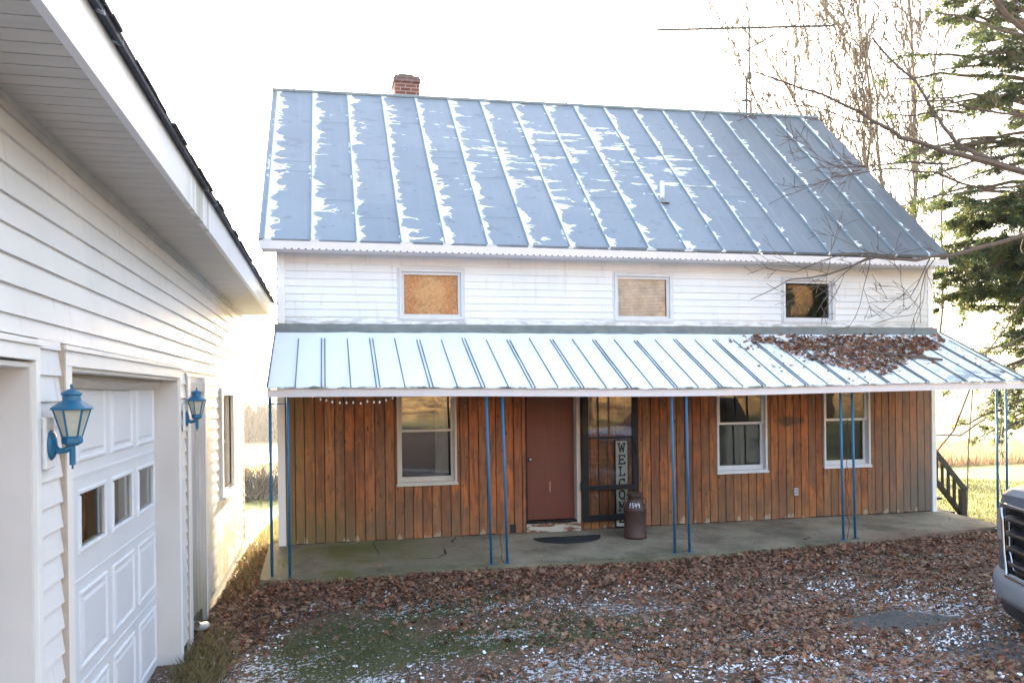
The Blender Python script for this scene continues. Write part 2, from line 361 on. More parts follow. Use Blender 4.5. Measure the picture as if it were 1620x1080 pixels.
def mat_brick():
    g=G('old red brick'); p=g.obj(); x,y,z=g.xyz(p)
    b=g.new('ShaderNodeTexBrick'); g.inp(b.inputs['Vector'],g.comb(g.math('ADD',x,y),z,0)); b.inputs['Scale'].default_value=1; b.inputs['Brick Width'].default_value=.17; b.inputs['Row Height'].default_value=.058; b.inputs['Mortar Size'].default_value=.008
    b.inputs['Color1'].default_value=(.13,.04,.03,1); b.inputs['Color2'].default_value=(.20,.07,.05,1); b.inputs['Mortar'].default_value=(.30,.25,.23,1)
    c=g.mix(g.math('MULTIPLY',g.step(z,.24,.42),.75),b.outputs[0],(.10,.09,.10)); g.bump(b.outputs[1],.006,-.8 if False else .5); return g.fin(c,.85)
M['brick']=mat_brick()
def mat_rust():
    g=G('rusty brown painted steel'); p=g.pos(); n=g.noise(p,7,6,.6); c=g.mix(n,(.035,.021,.019),(.095,.042,.033)); c=g.mix(g.step(g.noise(p,18,4),.6,.7),c,(.07,.06,.055)); g.bump(n,.003); return g.fin(c,.55)
M['rust']=mat_rust()
def mat_leaf(name,cols,trans=.25,rough=.7):
    g=G(name); a=g.attr(); st=[(i/(len(cols)-1),c) for i,c in enumerate(cols)]
    c=g.ramp(a,*st); c=g.mix(g.math('MULTIPLY',g.noise(g.pos(),90,2),.4),c,tuple(x*.45 for x in cols[0]))
    g.fin(c,rough)
    if trans:
        t=g.new('ShaderNodeBsdfTranslucent'); g.inp(t.inputs[0],c); mx=g.new('ShaderNodeMixShader'); mx.inputs[0].default_value=trans
        g.t.links.new(g.p.outputs[0],mx.inputs[1]); g.t.links.new(t.outputs[0],mx.inputs[2]); g.t.links.new(mx.outputs[0],g.out.inputs[0])
    return g.m
M['leaf']=mat_leaf('dry fallen leaves',[(.09,.045,.030),(.25,.11,.065),(.38,.19,.11),(.31,.105,.055),(.44,.26,.16),(.22,.15,.11),(.52,.32,.16)],.12)
M['grass']=mat_leaf('lawn grass blades',[(.05,.065,.02),(.085,.12,.03),(.14,.16,.04),(.26,.22,.09)],.4)
M['drygrass']=mat_leaf('dry grass blades',[(.08,.09,.03),(.26,.21,.10),(.38,.30,.15),(.16,.15,.07)],.3)
M['tall']=mat_leaf('tall dry meadow grass',[(.36,.24,.14),(.50,.36,.22),(.60,.45,.28)],.45)
M['needle']=mat_leaf('evergreen needles',[(.03,.065,.04),(.055,.10,.05),(.15,.17,.05),(.26,.25,.07)],.5,.5)
M['bark']=mat_simple('grey brown bark',(.14,.105,.085),.9,0,.45,14,.01)
M['bark2']=mat_simple('pale twig bark',(.20,.165,.13),.9,0,.35,14,.01)
M['brushm']=mat_leaf('grey brush twigs',[(.06,.055,.05),(.12,.10,.085),(.05,.06,.06)],.1)
M['farwood']=mat_leaf('bare far woodland',[(.03,.03,.034),(.05,.047,.048),(.07,.062,.056)],.0)
M['rock']=mat_simple('grey field stone',(.17,.18,.20),.9,0,.4,4,.03)
def mat_ground():
    g=G('yard and fields'); p=g.pos(); x,y,z=g.xyz(p)
    n1=g.noise(p,.9,6,.6); n2=g.noise(p,9,6,.7); n3=g.noise(p,34,4,.7); vc=g.vor(p,22,'Color'); vr=g.xyz(vc)[0]
    soil=g.mix(n2,(.055,.044,.033),(.17,.13,.095))
    lit=g.ramp(vr,(0,(.09,.05,.035)),(.4,(.19,.09,.055)),(.7,(.27,.16,.10)),(1,(.13,.09,.065)))
    c=g.mix(g.step(n3,.35,.6),soil,lit)
    # green grass islands to the left and by the slab on the right
    def ell(cx,cy,rx,ry):
        a=g.math('DIVIDE',g.math('SUBTRACT',x,cx),rx); b=g.math('DIVIDE',g.math('SUBTRACT',y,cy),ry)
        return g.math('ADD',g.math('MULTIPLY',a,a),g.math('MULTIPLY',b,b))
    e=g.math('MINIMUM',ell(.1,-3.2,.75,.95),g.math('MINIMUM',ell(1.6,-3.6,1.4,.45),g.math('MINIMUM',ell(6.7,-2.2,1.1,.22),ell(1.1,-2.5,.8,.3))))
    gm=g.math('SUBTRACT',1,g.step(g.math('ADD',e,g.math('MULTIPLY',n2,1.2)),1.0,1.9))
    c=g.mix(g.math('MULTIPLY',gm,.85),c,(.075,.088,.028))
    # snow flecks
    bands=g.noise(g.comb(g.math('MULTIPLY',x,.45),g.math('MULTIPLY',y,1.5),0),1.1,3,.6)
    amt=g.math('ADD',g.math('MULTIPLY',g.step(bands,.42,.66),.115),g.math('MULTIPLY',g.math('SUBTRACT',1,g.step(y,-5.2,-2.2)),.06))
    inyard=g.math('MULTIPLY',g.math('LESS_THAN',y,-1.9),g.math('GREATER_THAN',y,-11))
    sm=g.math('MULTIPLY',g.step(g.math('ADD',g.noise(p,24,5,.75),amt),.64,.66),inyard)
    # bare gravel patches
    gp=g.math('SUBTRACT',1,g.step(g.math('ADD',ell(4.85,-4.15,.62,.26),g.math('MULTIPLY',n2,.9)),.9,1.4))
    gp=g.math('MAXIMUM',gp,g.math('MULTIPLY',g.math('SUBTRACT',1,g.step(g.math('ADD',ell(5.4,-4.9,1.0,.5),g.math('MULTIPLY',n2,1.2)),1.0,1.7)),.9))
    grav=g.mix(g.noise(p,70,3,.7),(.05,.05,.05),(.17,.165,.16))
    c=g.mix(gp,c,grav); sm=g.math('MULTIPLY',sm,g.math('SUBTRACT',1,gp))
    c=g.mix(sm,c,(.78,.80,.86))
    # fields beyond and behind
    fld=g.math('MAXIMUM',g.step(y,.5,2.5),g.math('SUBTRACT',1,g.step(y,-37,-31)))
    fld=g.math('MAXIMUM',fld,g.step(x,9.2,11))
    far=g.noise(g.scale(p,(.03,.10,1)),1,4)
    fc=g.mix(g.noise(p,1.5,6,.7),(.13,.16,.04),(.28,.26,.09)); 
    fc2=g.mix(far,(.38,.30,.16),(.52,.42,.24))
    fc=g.mix(g.math('MAXIMUM',g.step(y,20,30),g.math('SUBTRACT',1,g.step(y,-60,-25))),fc,fc2)
    hn=g.noise(g.scale(p,(.5,.25,.9)),2.2,6,.8); hill=g.mix(g.step(hn,.38,.60),(.24,.11,.03),(.92,.58,.22))
    fc=g.mix(g.math('SUBTRACT',1,g.step(y,-44,-34)),fc,hill)
    c=g.mix(fld,c,fc)
    g.bump(g.math('ADD',g.math('ADD',n3,g.math('MULTIPLY',n2,1.5)),g.math('MULTIPLY',sm,.6)),.03,.9)
    return g.fin(c,.92)
M['ground']=mat_ground()
M['carpaint']=mat_simple('silver car paint',(.22,.27,.34),.25,.6,.05,2)
M['chrome']=mat_simple('satin chrome',(.55,.57,.60),.22,1,.08,4)
M['bumper']=mat_simple('silver bumper',(.38,.43,.48),.3,.35,.08,4)
M['cargrille']=mat_simple('black grille plastic',(.02,.022,.026),.4)
M['carglass']=mat_simple('tinted car glass',(.01,.012,.014),.05)
M['lens']=mat_simple('headlight lens',(.45,.47,.5),.1,.3)
M['rim']=mat_simple('alloy rim',(.35,.36,.38),.3,.8)
# ------------------------------------------------------------------ ground
def sst(t): t=min(1,max(0,t)); return t*t*(3-2*t)
def gh(x,y):
    h=-.30+.26*sst((x+1.3)/3.3)
    # hug the slab
    if -1.4<x<9.6:
        ed=max(0,-1.35-y) if y<0 else 0
        k=math.exp(-(ed/.7)**2)*sst((x+1.15)/.7)*(1-sst((x-8.9)/.7))
        h=h*(1-k)+(.03)*k
    if y>0:
        t=y
        right=sst((x/(y+8)-.12)/.5)
        hl=-.28-.75*sst(t/14)-6.2*sst(t/130); hr=-.10-1.1*sst(t/22)+3.1*sst((t-25)/260)
        k=sst(t/3.5)
        h=h*(1-k)+(hl*(1-right)+hr*right)*k
        h+=16*sst((t-420)/500)*(.4+.3*math.sin(x/170+.7))
    if x>9.2: h-= .10*sst((x-9.2)/1.5)
    if y<-28: h+= 36*sst((-y-28)/185)
    return h
def sheet(a,b,fine0,fine1,step,n=34):
    mid=list(np.arange(fine0,fine1+1e-6,step)); out=[];v=step;p=fine1
    hi=[];g=(1.0)
    r_=1.22
    while p<b: v*=r_; p+=v; hi.append(min(p,b))
    lo=[];v=step;p=fine0
    while p>a: v*=r_; p-=v; lo.append(max(p,a))
    return lo[::-1]+mid+hi
xs=sheet(-1500,1500,-2.2,10.0,.085); ys=sheet(-400,2200,-6.6,3.0,.085)
vv=[]
for yy in ys:
    for xx in xs:
        h=gh(xx,yy)
        if -12<yy<14 and -6<xx<16:
            h+=.022*noise.noise((xx*2.3,yy*2.3,0))+.012*noise.noise((xx*7,yy*7,3))
        vv.append((xx,yy,h))
nx=len(xs); ff=[]
for j in range(len(ys)-1):
    for i in range(nx-1): ff+= [j*nx+i,j*nx+i+1,(j+1)*nx+i+1,(j+1)*nx+i]
g_=np_mesh('ground',vv,ff,4,M['ground'],np.zeros(len(ff)//4),smooth=True); tag(g_,kind='structure')
# concrete slab
slab=[(-.72,-1.36),(-.2,-1.5),(1,-1.52),(2.2,-1.56),(3.6,-1.62),(4.3,-1.60),(5.2,-1.45),(6.5,-1.42),(7.9,-1.25),(8.94,-1.12),(8.9,-.4),(8.98,.25),(8.75,.3),(-.55,.3),(-.72,0)]
mb=MB(); 
def sz(x,y): return .15+.047*y - .03*max(0,1-(x+.7)/1.5)*(-y)
n=len(slab); top=[(x,y,min(.15,sz(x,y))) for x,y in slab]; bot=[(x,y,-.5) for x,y in slab]
# subdivide for smooth tilt
mb.face(top); 
for i in range(n): j=(i+1)%n; mb.face([bot[i],bot[j],top[j],top[i]])
tag(mb.build('porch_slab',M['slab']),kind='structure')
# ------------------------------------------------------------------ house
house=empty('farmhouse',(4,0,0),'two storey white farmhouse with snow streaked metal roof, wooden ground floor and leaf covered porch','house')
X0,X1=-.58,8.78; YB=5.4
LOW=[(.85,1.61,.83,2.16),(5.25,6.02,.83,2.16),(6.92,7.68,.85,2.16)]
UP=[(.90,1.72,2.93,3.57),(3.78,4.61,2.93,3.57),(6.30,7.12,2.93,3.56)]
DOOR=(2.54,3.24,.28,2.2)
def cuts(openings,u0,u1,z0,z1):
    """split rectangle into rectangles that avoid openings -> list of (u0,u1,z0,z1)"""
    zs=sorted({z0,z1}|{min(max(o[k],z0),z1) for o in openings for k in (2,3)}); out=[]
    for a,b in zip(zs,zs[1:]):
        if b-a<1e-5: continue
        mid=(a+b)/2; iv=[(u0,u1)]
        for o in openings:
            if o[2]<mid<o[3]:
                nv=[]
                for p,q in iv:
                    if o[1]<=p or o[0]>=q: nv.append((p,q)); continue
                    if p<o[0]: nv.append((p,o[0]))
                    if q>o[1]: nv.append((o[1],q))
                iv=nv
        out+=[(p,q,a,b) for p,q in iv]
    return out
def lap(mb,P,u0,u1,z0,z1,ex,openings,seed=1,proud=.014):
    """lap siding on a wall; P(u,out,z) -> world"""
    rnd=random.Random(seed); z=z0
    while z<z1-1e-4:
        zt=min(z+ex,z1)
        # board joints
        js=[];u=u0+rnd.uniform(.6,3.4)
        while u<u1-.4: js.append(u); u+=rnd.uniform(3.0,3.7)
        for (a,b,c,e) in cuts(openings,u0,u1,z,zt):
            parts=[a]+[j for j in js if a+.05<j<b-.05]+[b]
            for i,(p,q) in enumerate(zip(parts,parts[1:])):
                o0=proud*(1-(c-z)/ex)+.002; o1=proud*(1-(e-z)/ex)+.002
                k=.0015*(i%2); q2=q+(.02 if i<len(parts)-2 else 0)
                r_=rnd.random()
                mb.face([P(p,o0+k,c),P(q2 if k else q,o0+k,c),P(q2 if k else q,o1+k,e),P(p,o1+k,e)],r_)
                if abs(c-z)<1e-6: mb.face([P(p,0,c),P(q,0,c),P(q,o0,c),P(p,o0,c)],r_)
        z=zt
# structural wall
mb=MB()
for (a,b,c,e) in cuts(LOW+UP+[DOOR],X0,X1,.02,3.84): mb.box(a,b,0,.14,c,e)
put(mb,'wall',M['sheath'],house)
# other three walls with gables
mb=MB()
def Pl(u,o,z): return (X0-o,u,z)
def Pr(u,o,z): return (X1+o,u,z)
def Pb(u,o,z): return (u,YB+o,z)
mb.prism([(.14,-.6),(YB,-.6),(YB,3.84),(2.7,6.6),(.14,3.84)],'x',X0+.02,X0+.12)
mb.prism([(.14,-.6),(YB,-.6),(YB,3.84),(2.7,6.6),(.14,3.84)],'x',X1-.12,X1-.02)
mb.box(X0+.12,X1-.12,YB-.12,YB-.02,-.6,3.84)
put(mb,'side_wall',M['trim'],house)
mb=MB()
lap(mb,Pl,.0,YB,-.1,3.84,.1,[],5); lap(mb,Pr,.0,YB,-.1,3.84,.1,[],6); lap(mb,Pb,X0,X1,-.1,3.84,.1,[],7)
for i in range(28):
    z=3.84+i*.1; a=.0+(z-3.84)/1.02; b=YB-(z-3.84)/1.02
    if b-a>.1:
        for P in (Pl,Pr): mb.face([P(a,.014,z),P(b,.014,z),P(b-.1,.002,z+.1),P(a+.1,.002,z+.1)],.3)
put(mb,'gable_siding',M['siding'],house)
mb=MB(); lap(mb,lambda u,o,z:(u,-.012-o,z),X0+.06,X1-.06,2.86,3.80,.094,[(u[0]-.0,u[1]+.0,u[2],u[3]) for u in UP],2)
put(mb,'siding',M['siding'],house)
mb=MB()
for a,b in ((X0,X0+.085),(X1-.085,X1)): mb.box(a,b,-.034,.0,2.84,3.8)
mb.box(X0-.02,X0+.07,-.045,.0,.12,2.6); mb.box(X1-.055,X1+.015,-.045,.0,.12,2.6)
putsplit(mb,'corner_trim',M['trim'],house,bevel=.004)
# cedar boards, each a face strip with grooves
mb=MB(); rnd=random.Random(4); u=X0+.07; op=LOW+[DOOR]
while u<X1-.06:
    wv=rnd.uniform(.112,.128); q=min(u+wv,X1-.055); a=rnd.random()**.8; t=rnd.uniform(.017,.023)
    mb.rnd(a)
    for (p0,p1,c,e) in cuts(op,u+.002,q-.002,.157+rnd.uniform(-.006,.006),2.62):
        if p1-p0<.012: continue
        b=.004
        V=[(p0,0,c),(p1,0,c),(p1,0,e),(p0,0,e),(p0+b,-t,c),(p1-b,-t,c),(p1-b,-t,e),(p0+b,-t,e)]
        V=[(v[0],v[1]-.001,v[2]) for v in V]
        mb.raw(V,[(4,5,6,7),(0,4,7,3),(5,1,2,6),(0,1,5,4),(3,7,6,2)])
    u=q
put(mb,'cedar_cladding',M['wood'],house)
# ---- main roof
ZR=lambda x:6.70+.019*(x+.78)
def rp(x,t): # t 0 eave..1 ridge front slope
    return (x,-.4+3.1*t,3.83+.004*(x+.77)+ (ZR(x)-3.83-.004*(x+.77))*t)
def rpb(x,t): return (x,5.8-3.1*t,3.83+(ZR(x)-3.83)*t)
nrm=Vector((0,-.69,.72))
xa,xb=-.77,8.75
mb=MB(); xs_=np.linspace(xa,xb,20); T=np.linspace(0,1,12)
def wob(x,t): return .012*noise.noise((x*.9,t*3,1.7))
V=[];F=[]
for t in T:
    for x in xs_: p=Vector(rp(x,t))+nrm*wob(x,t); V.append(p)
for j in range(11):
    for i in range(19): F.append((j*20+i,j*20+i+1,(j+1)*20+i+1,(j+1)*20+i))
mb.raw(V,F)
V2=[Vector(p)-nrm*.035 for p in (rp(xa,0),rp(xb,0),rp(xb,1),rp(xa,1))]
mb.face(V2[::-1]); c4=[rp(xa,0),rp(xb,0),rp(xb,1),rp(xa,1)]
for i in range(4): mb.face([V2[i],V2[(i+1)%4],c4[(i+1)%4],c4[i]])
b4=[rpb(xa,0),rpb(xb,0),rpb(xb,1),rpb(xa,1)]; nb=Vector((0,.69,.72))
mb.face(b4[::-1]); mb.face([Vector(p)-nb*.035 for p in b4])
roof=put(mb,'roof',M['roof'],house)
mb=MB(); rnd=random.Random(9)
k=0; x=-.705
while x<xb-.1:
    x2=x-.03 # seams run to the ridge
    pts=[Vector(rp(x+(x2-x)*t*(k/10),t))+nrm*(.012+wob(x,t)) for t in np.linspace(0,1,9)]
    for a,b in zip(pts,pts[1:]):
        h=.0085; s=Vector((h,0,0)); n_=nrm*.011
        mb.raw([a-s-nrm*.02,a+s-nrm*.02,a+s*.6+n_,a-s*.6+n_,b-s-nrm*.02,b+s-nrm*.02,b+s*.6+n_,b-s*.6+n_],[(0,1,2,3),(4,7,6,5),(1,5,6,2),(2,6,7,3),(3,7,4,0)])
    x+=.535;k+=1
# ridge cap and cross seams
mb.tube([Vector(rp(x,1))+Vector((0,0,.02)) for x in np.linspace(xa,xb,9)],.028,8)
for k in range(17):
    x=-.705+.535*k
    for q in range(2):
        t=rnd.uniform(.12,.85); a=Vector(rp(x+.02,t))+nrm*.004; b=Vector(rp(x+.515,t))+nrm*.004
        s=Vector((0,.004,.004)); mb.face([a,b,b+s+nrm*.004,a+s+nrm*.004])
put(mb,'seam',M['seam'],roof)
# eaves: soffit, fascia, frieze
mb=MB(); mb.box(xa+.02,xb-.02,-.385,-.36,3.715,3.815); mb.box(xa+.02,xb-.02,-.36,.0,3.735,3.75); mb.box(xa+.02,xb-.02,YB+.36,YB+.385,3.715,3.815)
putsplit(mb,'fascia',M['ptrim'],house)
mb=MB()
for x,n_ in ((xa+.005,1),(xb-.03,-1)):
    for fn,nn in ((rp,nrm),(rpb,nb)):
        a,b=Vector(fn(x,0)),Vector(fn(x,1)); dn=Vector((0,0,-.15)); s=Vector((.025,0,0)); o_=-nn*.036
        mb.raw([a+o_,b+o_,b+dn,a+dn,a+s+o_,b+s+o_,b+s+dn,a+s+dn],[(0,1,2,3),(7,6,5,4),(0,4,5,1),(3,2,6,7),(1,5,6,2),(0,3,7,4)])
putsplit(mb,'rake_board',M['ptrim'],house)
# vent holes under the eave: a perforated strip
def mat_vent():
    g=G('perforated eave strip'); x,y,z=g.xyz(g.pos()); h=g.math('LESS_THAN',g.math('FRACT',g.math('MULTIPLY',x,12.5)),.28); h=g.math('MULTIPLY',h,g.math('LESS_THAN',z,3.729)); return g.fin(g.mix(h,(.70,.66,.67),(.03,.03,.03)),.6)
mb=MB(); mb.box(X0+.1,X1-.1,-.3905,-.3852,3.716,3.735)
put(mb,'vent_strip',mat_vent(),house)
# chimney
ch=MB(); ch.box(1.12,1.52,2.78,3.18,6.1,7.13); ch.box(1.10,1.54,2.76,3.20,7.02,7.09); ch.box(1.19,1.43,2.85,3.08,7.13,7.18)
chm=MB(); chm.v=ch.v; chm.f=ch.f; chm.r=ch.r
cho=chm.build('chimney',M['brick'],roof,off=Vector((4+1.1,2.8,6.7))); cho.location=(1.1,2.8,6.7)
# correct offset: roof object sits at parent origin (4,0,0)
# plumbing vent
mb=MB(); mb.tube([(4.72,.50,4.60),(4.72,.50,4.99)],.034,12); put(mb,'vent_pipe',M['pvc'],roof,smooth=True)
mb=MB(); mb.lathe([(.10,0),(.09,.02),(.05,.07),(.036,.08)],(4.72,.48,4.66),16); put(mb,'vent_boot',M['galv'],roof)
# lightning rods
for (x,z1,tx) in ((-.44,7.12,0),(3.97,7.45,.05)):
    mb=MB(); mb.tube([(x,2.7,6.66),(x+tx,2.7,z1)],.013,5); mb.lathe([(.02,0),(.02,.03),(.008,.05)],(x,2.7,6.70),8); put(mb,'lightning_rod',M['aerial'],roof)
# ---- windows
def window(o,kind,idx,label=None):
    x0,x1,z0,z1=o; cx=(x0+x1)/2; up=kind!='low'
    fr=MB(); f=.05; d0,d1=(-.042,-.015) if up else (-.05,-.02)
    mt=M['wtrim'] if up else (M['cream'] if idx==0 else M['wtrim'])
    fr.box(x0,x1,d0,.10,z0,z0+f*.7); fr.box(x0,x1,d0,.10,z1-f*.7,z1)
    fr.box(x0,x0+f*.6,d0,.10,z0+f*.7,z1-f*.7); fr.box(x1-f*.6,x1,d0,.10,z0+f*.7,z1-f*.7)
    if up: # outer casing step
        fr.box(x0-.025,x1+.025,-.030,.0,z0-.02,z0-.001); fr.box(x0-.025,x1+.025,-.030,.0,z1+.001,z1+.02)
        fr.box(x0-.025,x0-.001,-.030,.0,z0-.001,z1+.001); fr.box(x1+.001,x1+.025,-.030,.0,z0-.001,z1+.001)
    else: fr.box(x0-.012,x1+.012,-.064,d0-.001,z0-.012,z0+.02)
    wo=put(fr,'window',mt,house,bevel=.003)
    if label: wo['label']=label
    a,b,c,e=x0+f*.6,x1-f*.6,z0+f*.7,z1-f*.7; s=.034
    if up:
        sa=MB(); sa.box(a,b,.0,.03,c,c+s); sa.box(a,b,.0,.03,e-s,e); sa.box(a,a+s,.0,.03,c+s,e-s); sa.box(b-s,b,.0,.03,c+s,e-s); put(sa,'sash',mt,wo)
        gl=MB(); gl.face([(a+s,.012,c+s),(b-s,.012,c+s),(b-s,.012,e-s),(a+s,.012,e-s)]); put(gl,'pane',M['upglass'],wo)
    else:
        zm=z0+.685; s=.036
        for nm,(y0,y1),(c_,e_) in (('lower_sash',(.035,.06),(c,zm+.015)),('upper_sash',(-.005,.02),(zm-.015,e))):
            sa=MB(); bt=.062 if nm=='lower_sash' else .03
            sa.box(a,b,y0,y1,c_,c_+bt); sa.box(a,b,y0,y1,e_-.03,e_); sa.box(a,a+s,y0,y1,c_+bt,e_-.03); sa.box(b-s,b,y0,y1,c_+bt,e_-.03); put(sa,'sash',mt,wo)
            gl=MB(); ym=(y0+y1)/2; gl.face([(a+s,ym,c_+bt),(b-s,ym,c_+bt),(b-s,ym,e_-.03),(a+s,ym,e_-.03)]); put(gl,'pane',M['glass'] if idx==0 else M['sideglass'],wo)
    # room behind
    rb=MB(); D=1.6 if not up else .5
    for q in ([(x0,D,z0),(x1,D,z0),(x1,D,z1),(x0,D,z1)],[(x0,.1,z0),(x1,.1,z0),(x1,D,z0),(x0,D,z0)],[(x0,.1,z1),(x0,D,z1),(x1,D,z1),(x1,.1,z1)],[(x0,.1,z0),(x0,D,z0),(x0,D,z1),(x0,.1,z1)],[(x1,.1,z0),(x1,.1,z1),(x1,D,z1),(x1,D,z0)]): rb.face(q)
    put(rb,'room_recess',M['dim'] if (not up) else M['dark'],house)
    return wo,(a,b,c,e)
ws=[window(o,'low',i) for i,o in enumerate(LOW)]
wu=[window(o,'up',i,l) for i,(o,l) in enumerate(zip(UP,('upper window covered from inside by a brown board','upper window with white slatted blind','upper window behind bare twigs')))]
def mat_board():
    g=G('brown board under wrinkled plastic'); p=g.pos(); x,y,z=g.xyz(p)
    dx=g.math('DIVIDE',g.math('SUBTRACT',x,1.31),.20); dz=g.math('DIVIDE',g.math('SUBTRACT',z,3.22),.36)
    r_=g.math('ADD',g.math('MULTIPLY',dx,dx),g.math('MULTIPLY',dz,dz)); n=g.noise(p,9,6,.65,1.5)
    c=g.mix(g.step(g.math('ADD',r_,n),.8,1.8),(.50,.30,.15),(.42,.14,.05))
    wr=g.noise(p,16,3,.5,2.5); c=g.mix(g.math('MULTIPLY',g.step(g.math('ABSOLUTE',g.math('SUBTRACT',wr,.5)),.03,.0),.8),c,(.85,.70,.50)); c=g.mix(g.math('MULTIPLY',g.step(g.noise(p,12,4,.7,1.),.5,.65),.5),c,(.20,.07,.03))
    return g.fin(c,.4)
M['board']=mat_board()
a,b,c,e=wu[0][1]; mb=MB(); mb.box(a,b,.05,.065,c,e); put(mb,'inner_board',M['board'],wu[0][0])
M['blind']=mat_simple('pale blind slats',(.90,.88,.84),.6,0,.75,9)
a,b,c,e=wu[1][1]; mb=MB(); z=c+.04
while z<e-.04: mb.box(a+.04,b-.04,.045,.048,z,z+.016); z+=.0195
put(mb,'blind',M['blind'],wu[1][0])
# curtain and clutter inside the front-left window
mb=MB(); x0=1.36
for i in range(8): mb.box(x0+i*.022,x0+i*.022+.02,.16+.012*(i%2),.19+.012*(i%2),.95,2.1)
mb2=MB(); mb2.box(.92,1.5,.5,.56,.86,.98)
M['curtain']=mat_simple('grey curtain',(.30,.32,.27),.8); put(mb,'curtain',M['curtain'],ws[0][0])
M['screen']=mat_simple('dark room shade',(.02,.022,.024),.7)
for k in (1,2):
    a,b,c,e=ws[k][1]; mb=MB(); mb.box(a,b,.11,.12,c,e); put(mb,'shade',M['screen'],ws[k][0])
# ---- entrance
ent=MB(); x0,x1,z0,z1=DOOR
ent.box(x0,x1,.055,.095,z0+.02,z1); dr=put(ent,'door',M['door'],house)
kb=MB(); kb.tube([(2.585,.055,1.10),(2.585,.01,1.10)],.012,10); kb.lathe([(.0,0),(.024,.004),(.028,.02),(.022,.034),(0,.038)],(2.585,.0,1.085),14)
put(kb,'handle',M['chrome'],dr,smooth=True)
mb=MB(); mb.box(x0-.02,x0,-.03,.10,.26,z1); mb.box(x0,x1,-.06,.10,.268,.292); putsplit(mb,'door_frame',M['black'],house)
mb=MB(); mb.box(3.205,3.255,-.075,.10,.262,z1); put(mb,'door_jamb',M['cream'],house)
mb=MB(); mb.box(2.52,3.26,-.05,.0,.14,.262); put(mb,'step_board',M['peel'],house)
mb=MB(); mb.box(2.30,2.38,-.032,-.02,.16,.27); put(mb,'vent_grate',M['dark'],house)
# ---- storm door folded open against the wall
sdm=MB(); y0,y1=-.145,-.11; A,B,C_,D_=3.265,4.05,.27,2.25
sdm.box(A,A+.085,y0,y1,C_,D_); sdm.box(B-.085,B,y0,y1,C_,D_); sdm.box(A+.085,B-.085,y0,y1,C_,C_+.085); sdm.box(A+.085,B-.085,y0,y1,.68,.745); sdm.box(A+.085,B-.085,y0+.006,y1,1.36,1.385); sdm.box(A+.085,B-.085,y0,y1,D_-.085,D_)
storm=put(sdm,'storm_door',M['black'],house,bevel=.003)
gl=MB(); ym=(y0+y1)/2
for c,e in ((C_+.085,.68),(.745,1.36),(1.385,D_-.085)): gl.face([(A+.085,ym,c),(B-.085,ym,c),(B-.085,ym,e),(A+.085,ym,e)])
put(gl,'storm_pane',M['stormglass'],storm)
hd=MB(); hd.box(3.235,3.262,-.165,-.12,.68,.79); hd.box(4.0,4.03,-.165,-.146,1.14,1.30); putsplit(hd,'latch',M['black'],storm)
# ---- welcome sign leaning between storm door and wall
sg=MB(); SX0,SX1,SZ0,SZ1=3.735,3.925,.17,1.335; SY=-.075
sign=empty('welcome_sign',(3.83,SY,SZ0),'tall narrow cream sign with black letters reading WELCOME behind the open black storm door','sign')
sg.box(SX0+.012,SX1-.012,SY-.008,SY+.008,SZ0+.012,SZ1-.012); M['signface']=mat_simple('cream sign paint',(.50,.50,.42),.7,0,.25,12); put(sg,'board',M['signface'],sign)
fr=MB(); fr.box(SX0,SX0+.012,SY-.014,SY+.010,SZ0,SZ1); fr.box(SX1-.012,SX1,SY-.014,SY+.010,SZ0,SZ1); fr.box(SX0+.012,SX1-.012,SY-.014,SY+.010,SZ0,SZ0+.012); fr.box(SX0+.012,SX1-.012,SY-.014,SY+.010,SZ1-.012,SZ1); put(fr,'frame',M['black'],sign)
GL={'W':[((0,1),(.25,0)),((.25,0),(.5,.8)),((.5,.8),(.75,0)),((.75,0),(1,1)),((-.1,1),(.2,1)),((.8,1),(1.1,1)),((.4,.8),(.6,.8))],
'E':[((.15,0),(.15,1)),((0,1),(1,1)),((0,0),(1,0)),((.15,.5),(.7,.5)),((1,1),(1,.8)),((1,0),(1,.2)),((.7,.4),(.7,.6))],
'L':[((.25,0),(.25,1)),((.0,1),(.5,1)),((0,0),(1,0)),((1,0),(1,.25))],
'C':[((.9,.75),(.75,.95)),((.75,.95),(.3,.95)),((.3,.95),(.08,.7)),((.08,.7),(.08,.3)),((.08,.3),(.3,.05)),((.3,.05),(.75,.05)),((.75,.05),(.92,.25)),((.9,1),(.9,.7))],
'O':[((.7,.97),(.3,.97)),((.3,.97),(.06,.7)),((.06,.7),(.06,.3)),((.06,.3),(.3,.03)),((.3,.03),(.7,.03)),((.7,.03),(.94,.3)),((.94,.3),(.94,.7)),((.94,.7),(.7,.97))],
'M':[((.1,0),(.1,1)),((.9,0),(.9,1)),((.1,1),(.5,.3)),((.5,.3),(.9,1)),((-.08,0),(.28,0)),((.72,0),(1.08,0)),((-.05,1),(.15,1)),((.85,1),(1.05,1))]}
def strokes(mb,segs,x,z,w_,h,y,th):
    for k,((a,b),(c,e)) in enumerate(segs):
        p=Vector((x+a*w_,0,z+b*h)); q=Vector((x+c*w_,0,z+e*h)); t=(q-p); 
        if t.length<1e-6: continue
        t.normalize(); n_=Vector((-t.z,0,t.x))*th/2; p-=t*th*.35; q+=t*th*.35
        yy=y-.0003*k
        mb.face([(p+n_)[:1]+(yy,)+((p+n_)[2],),(q+n_)[:1]+(yy,)+((q+n_)[2],),(q-n_)[:1]+(yy,)+((q-n_)[2],),(p-n_)[:1]+(yy,)+((p-n_)[2],)])
zt=SZ1-.045
for ch_ in 'WELCOME':
    lt=MB(); strokes(lt,GL[ch_],3.79,zt-.118,.082,.112,SY-.0095,.021); zt-=.1565
    put(lt,'letter',M['black'],sign)
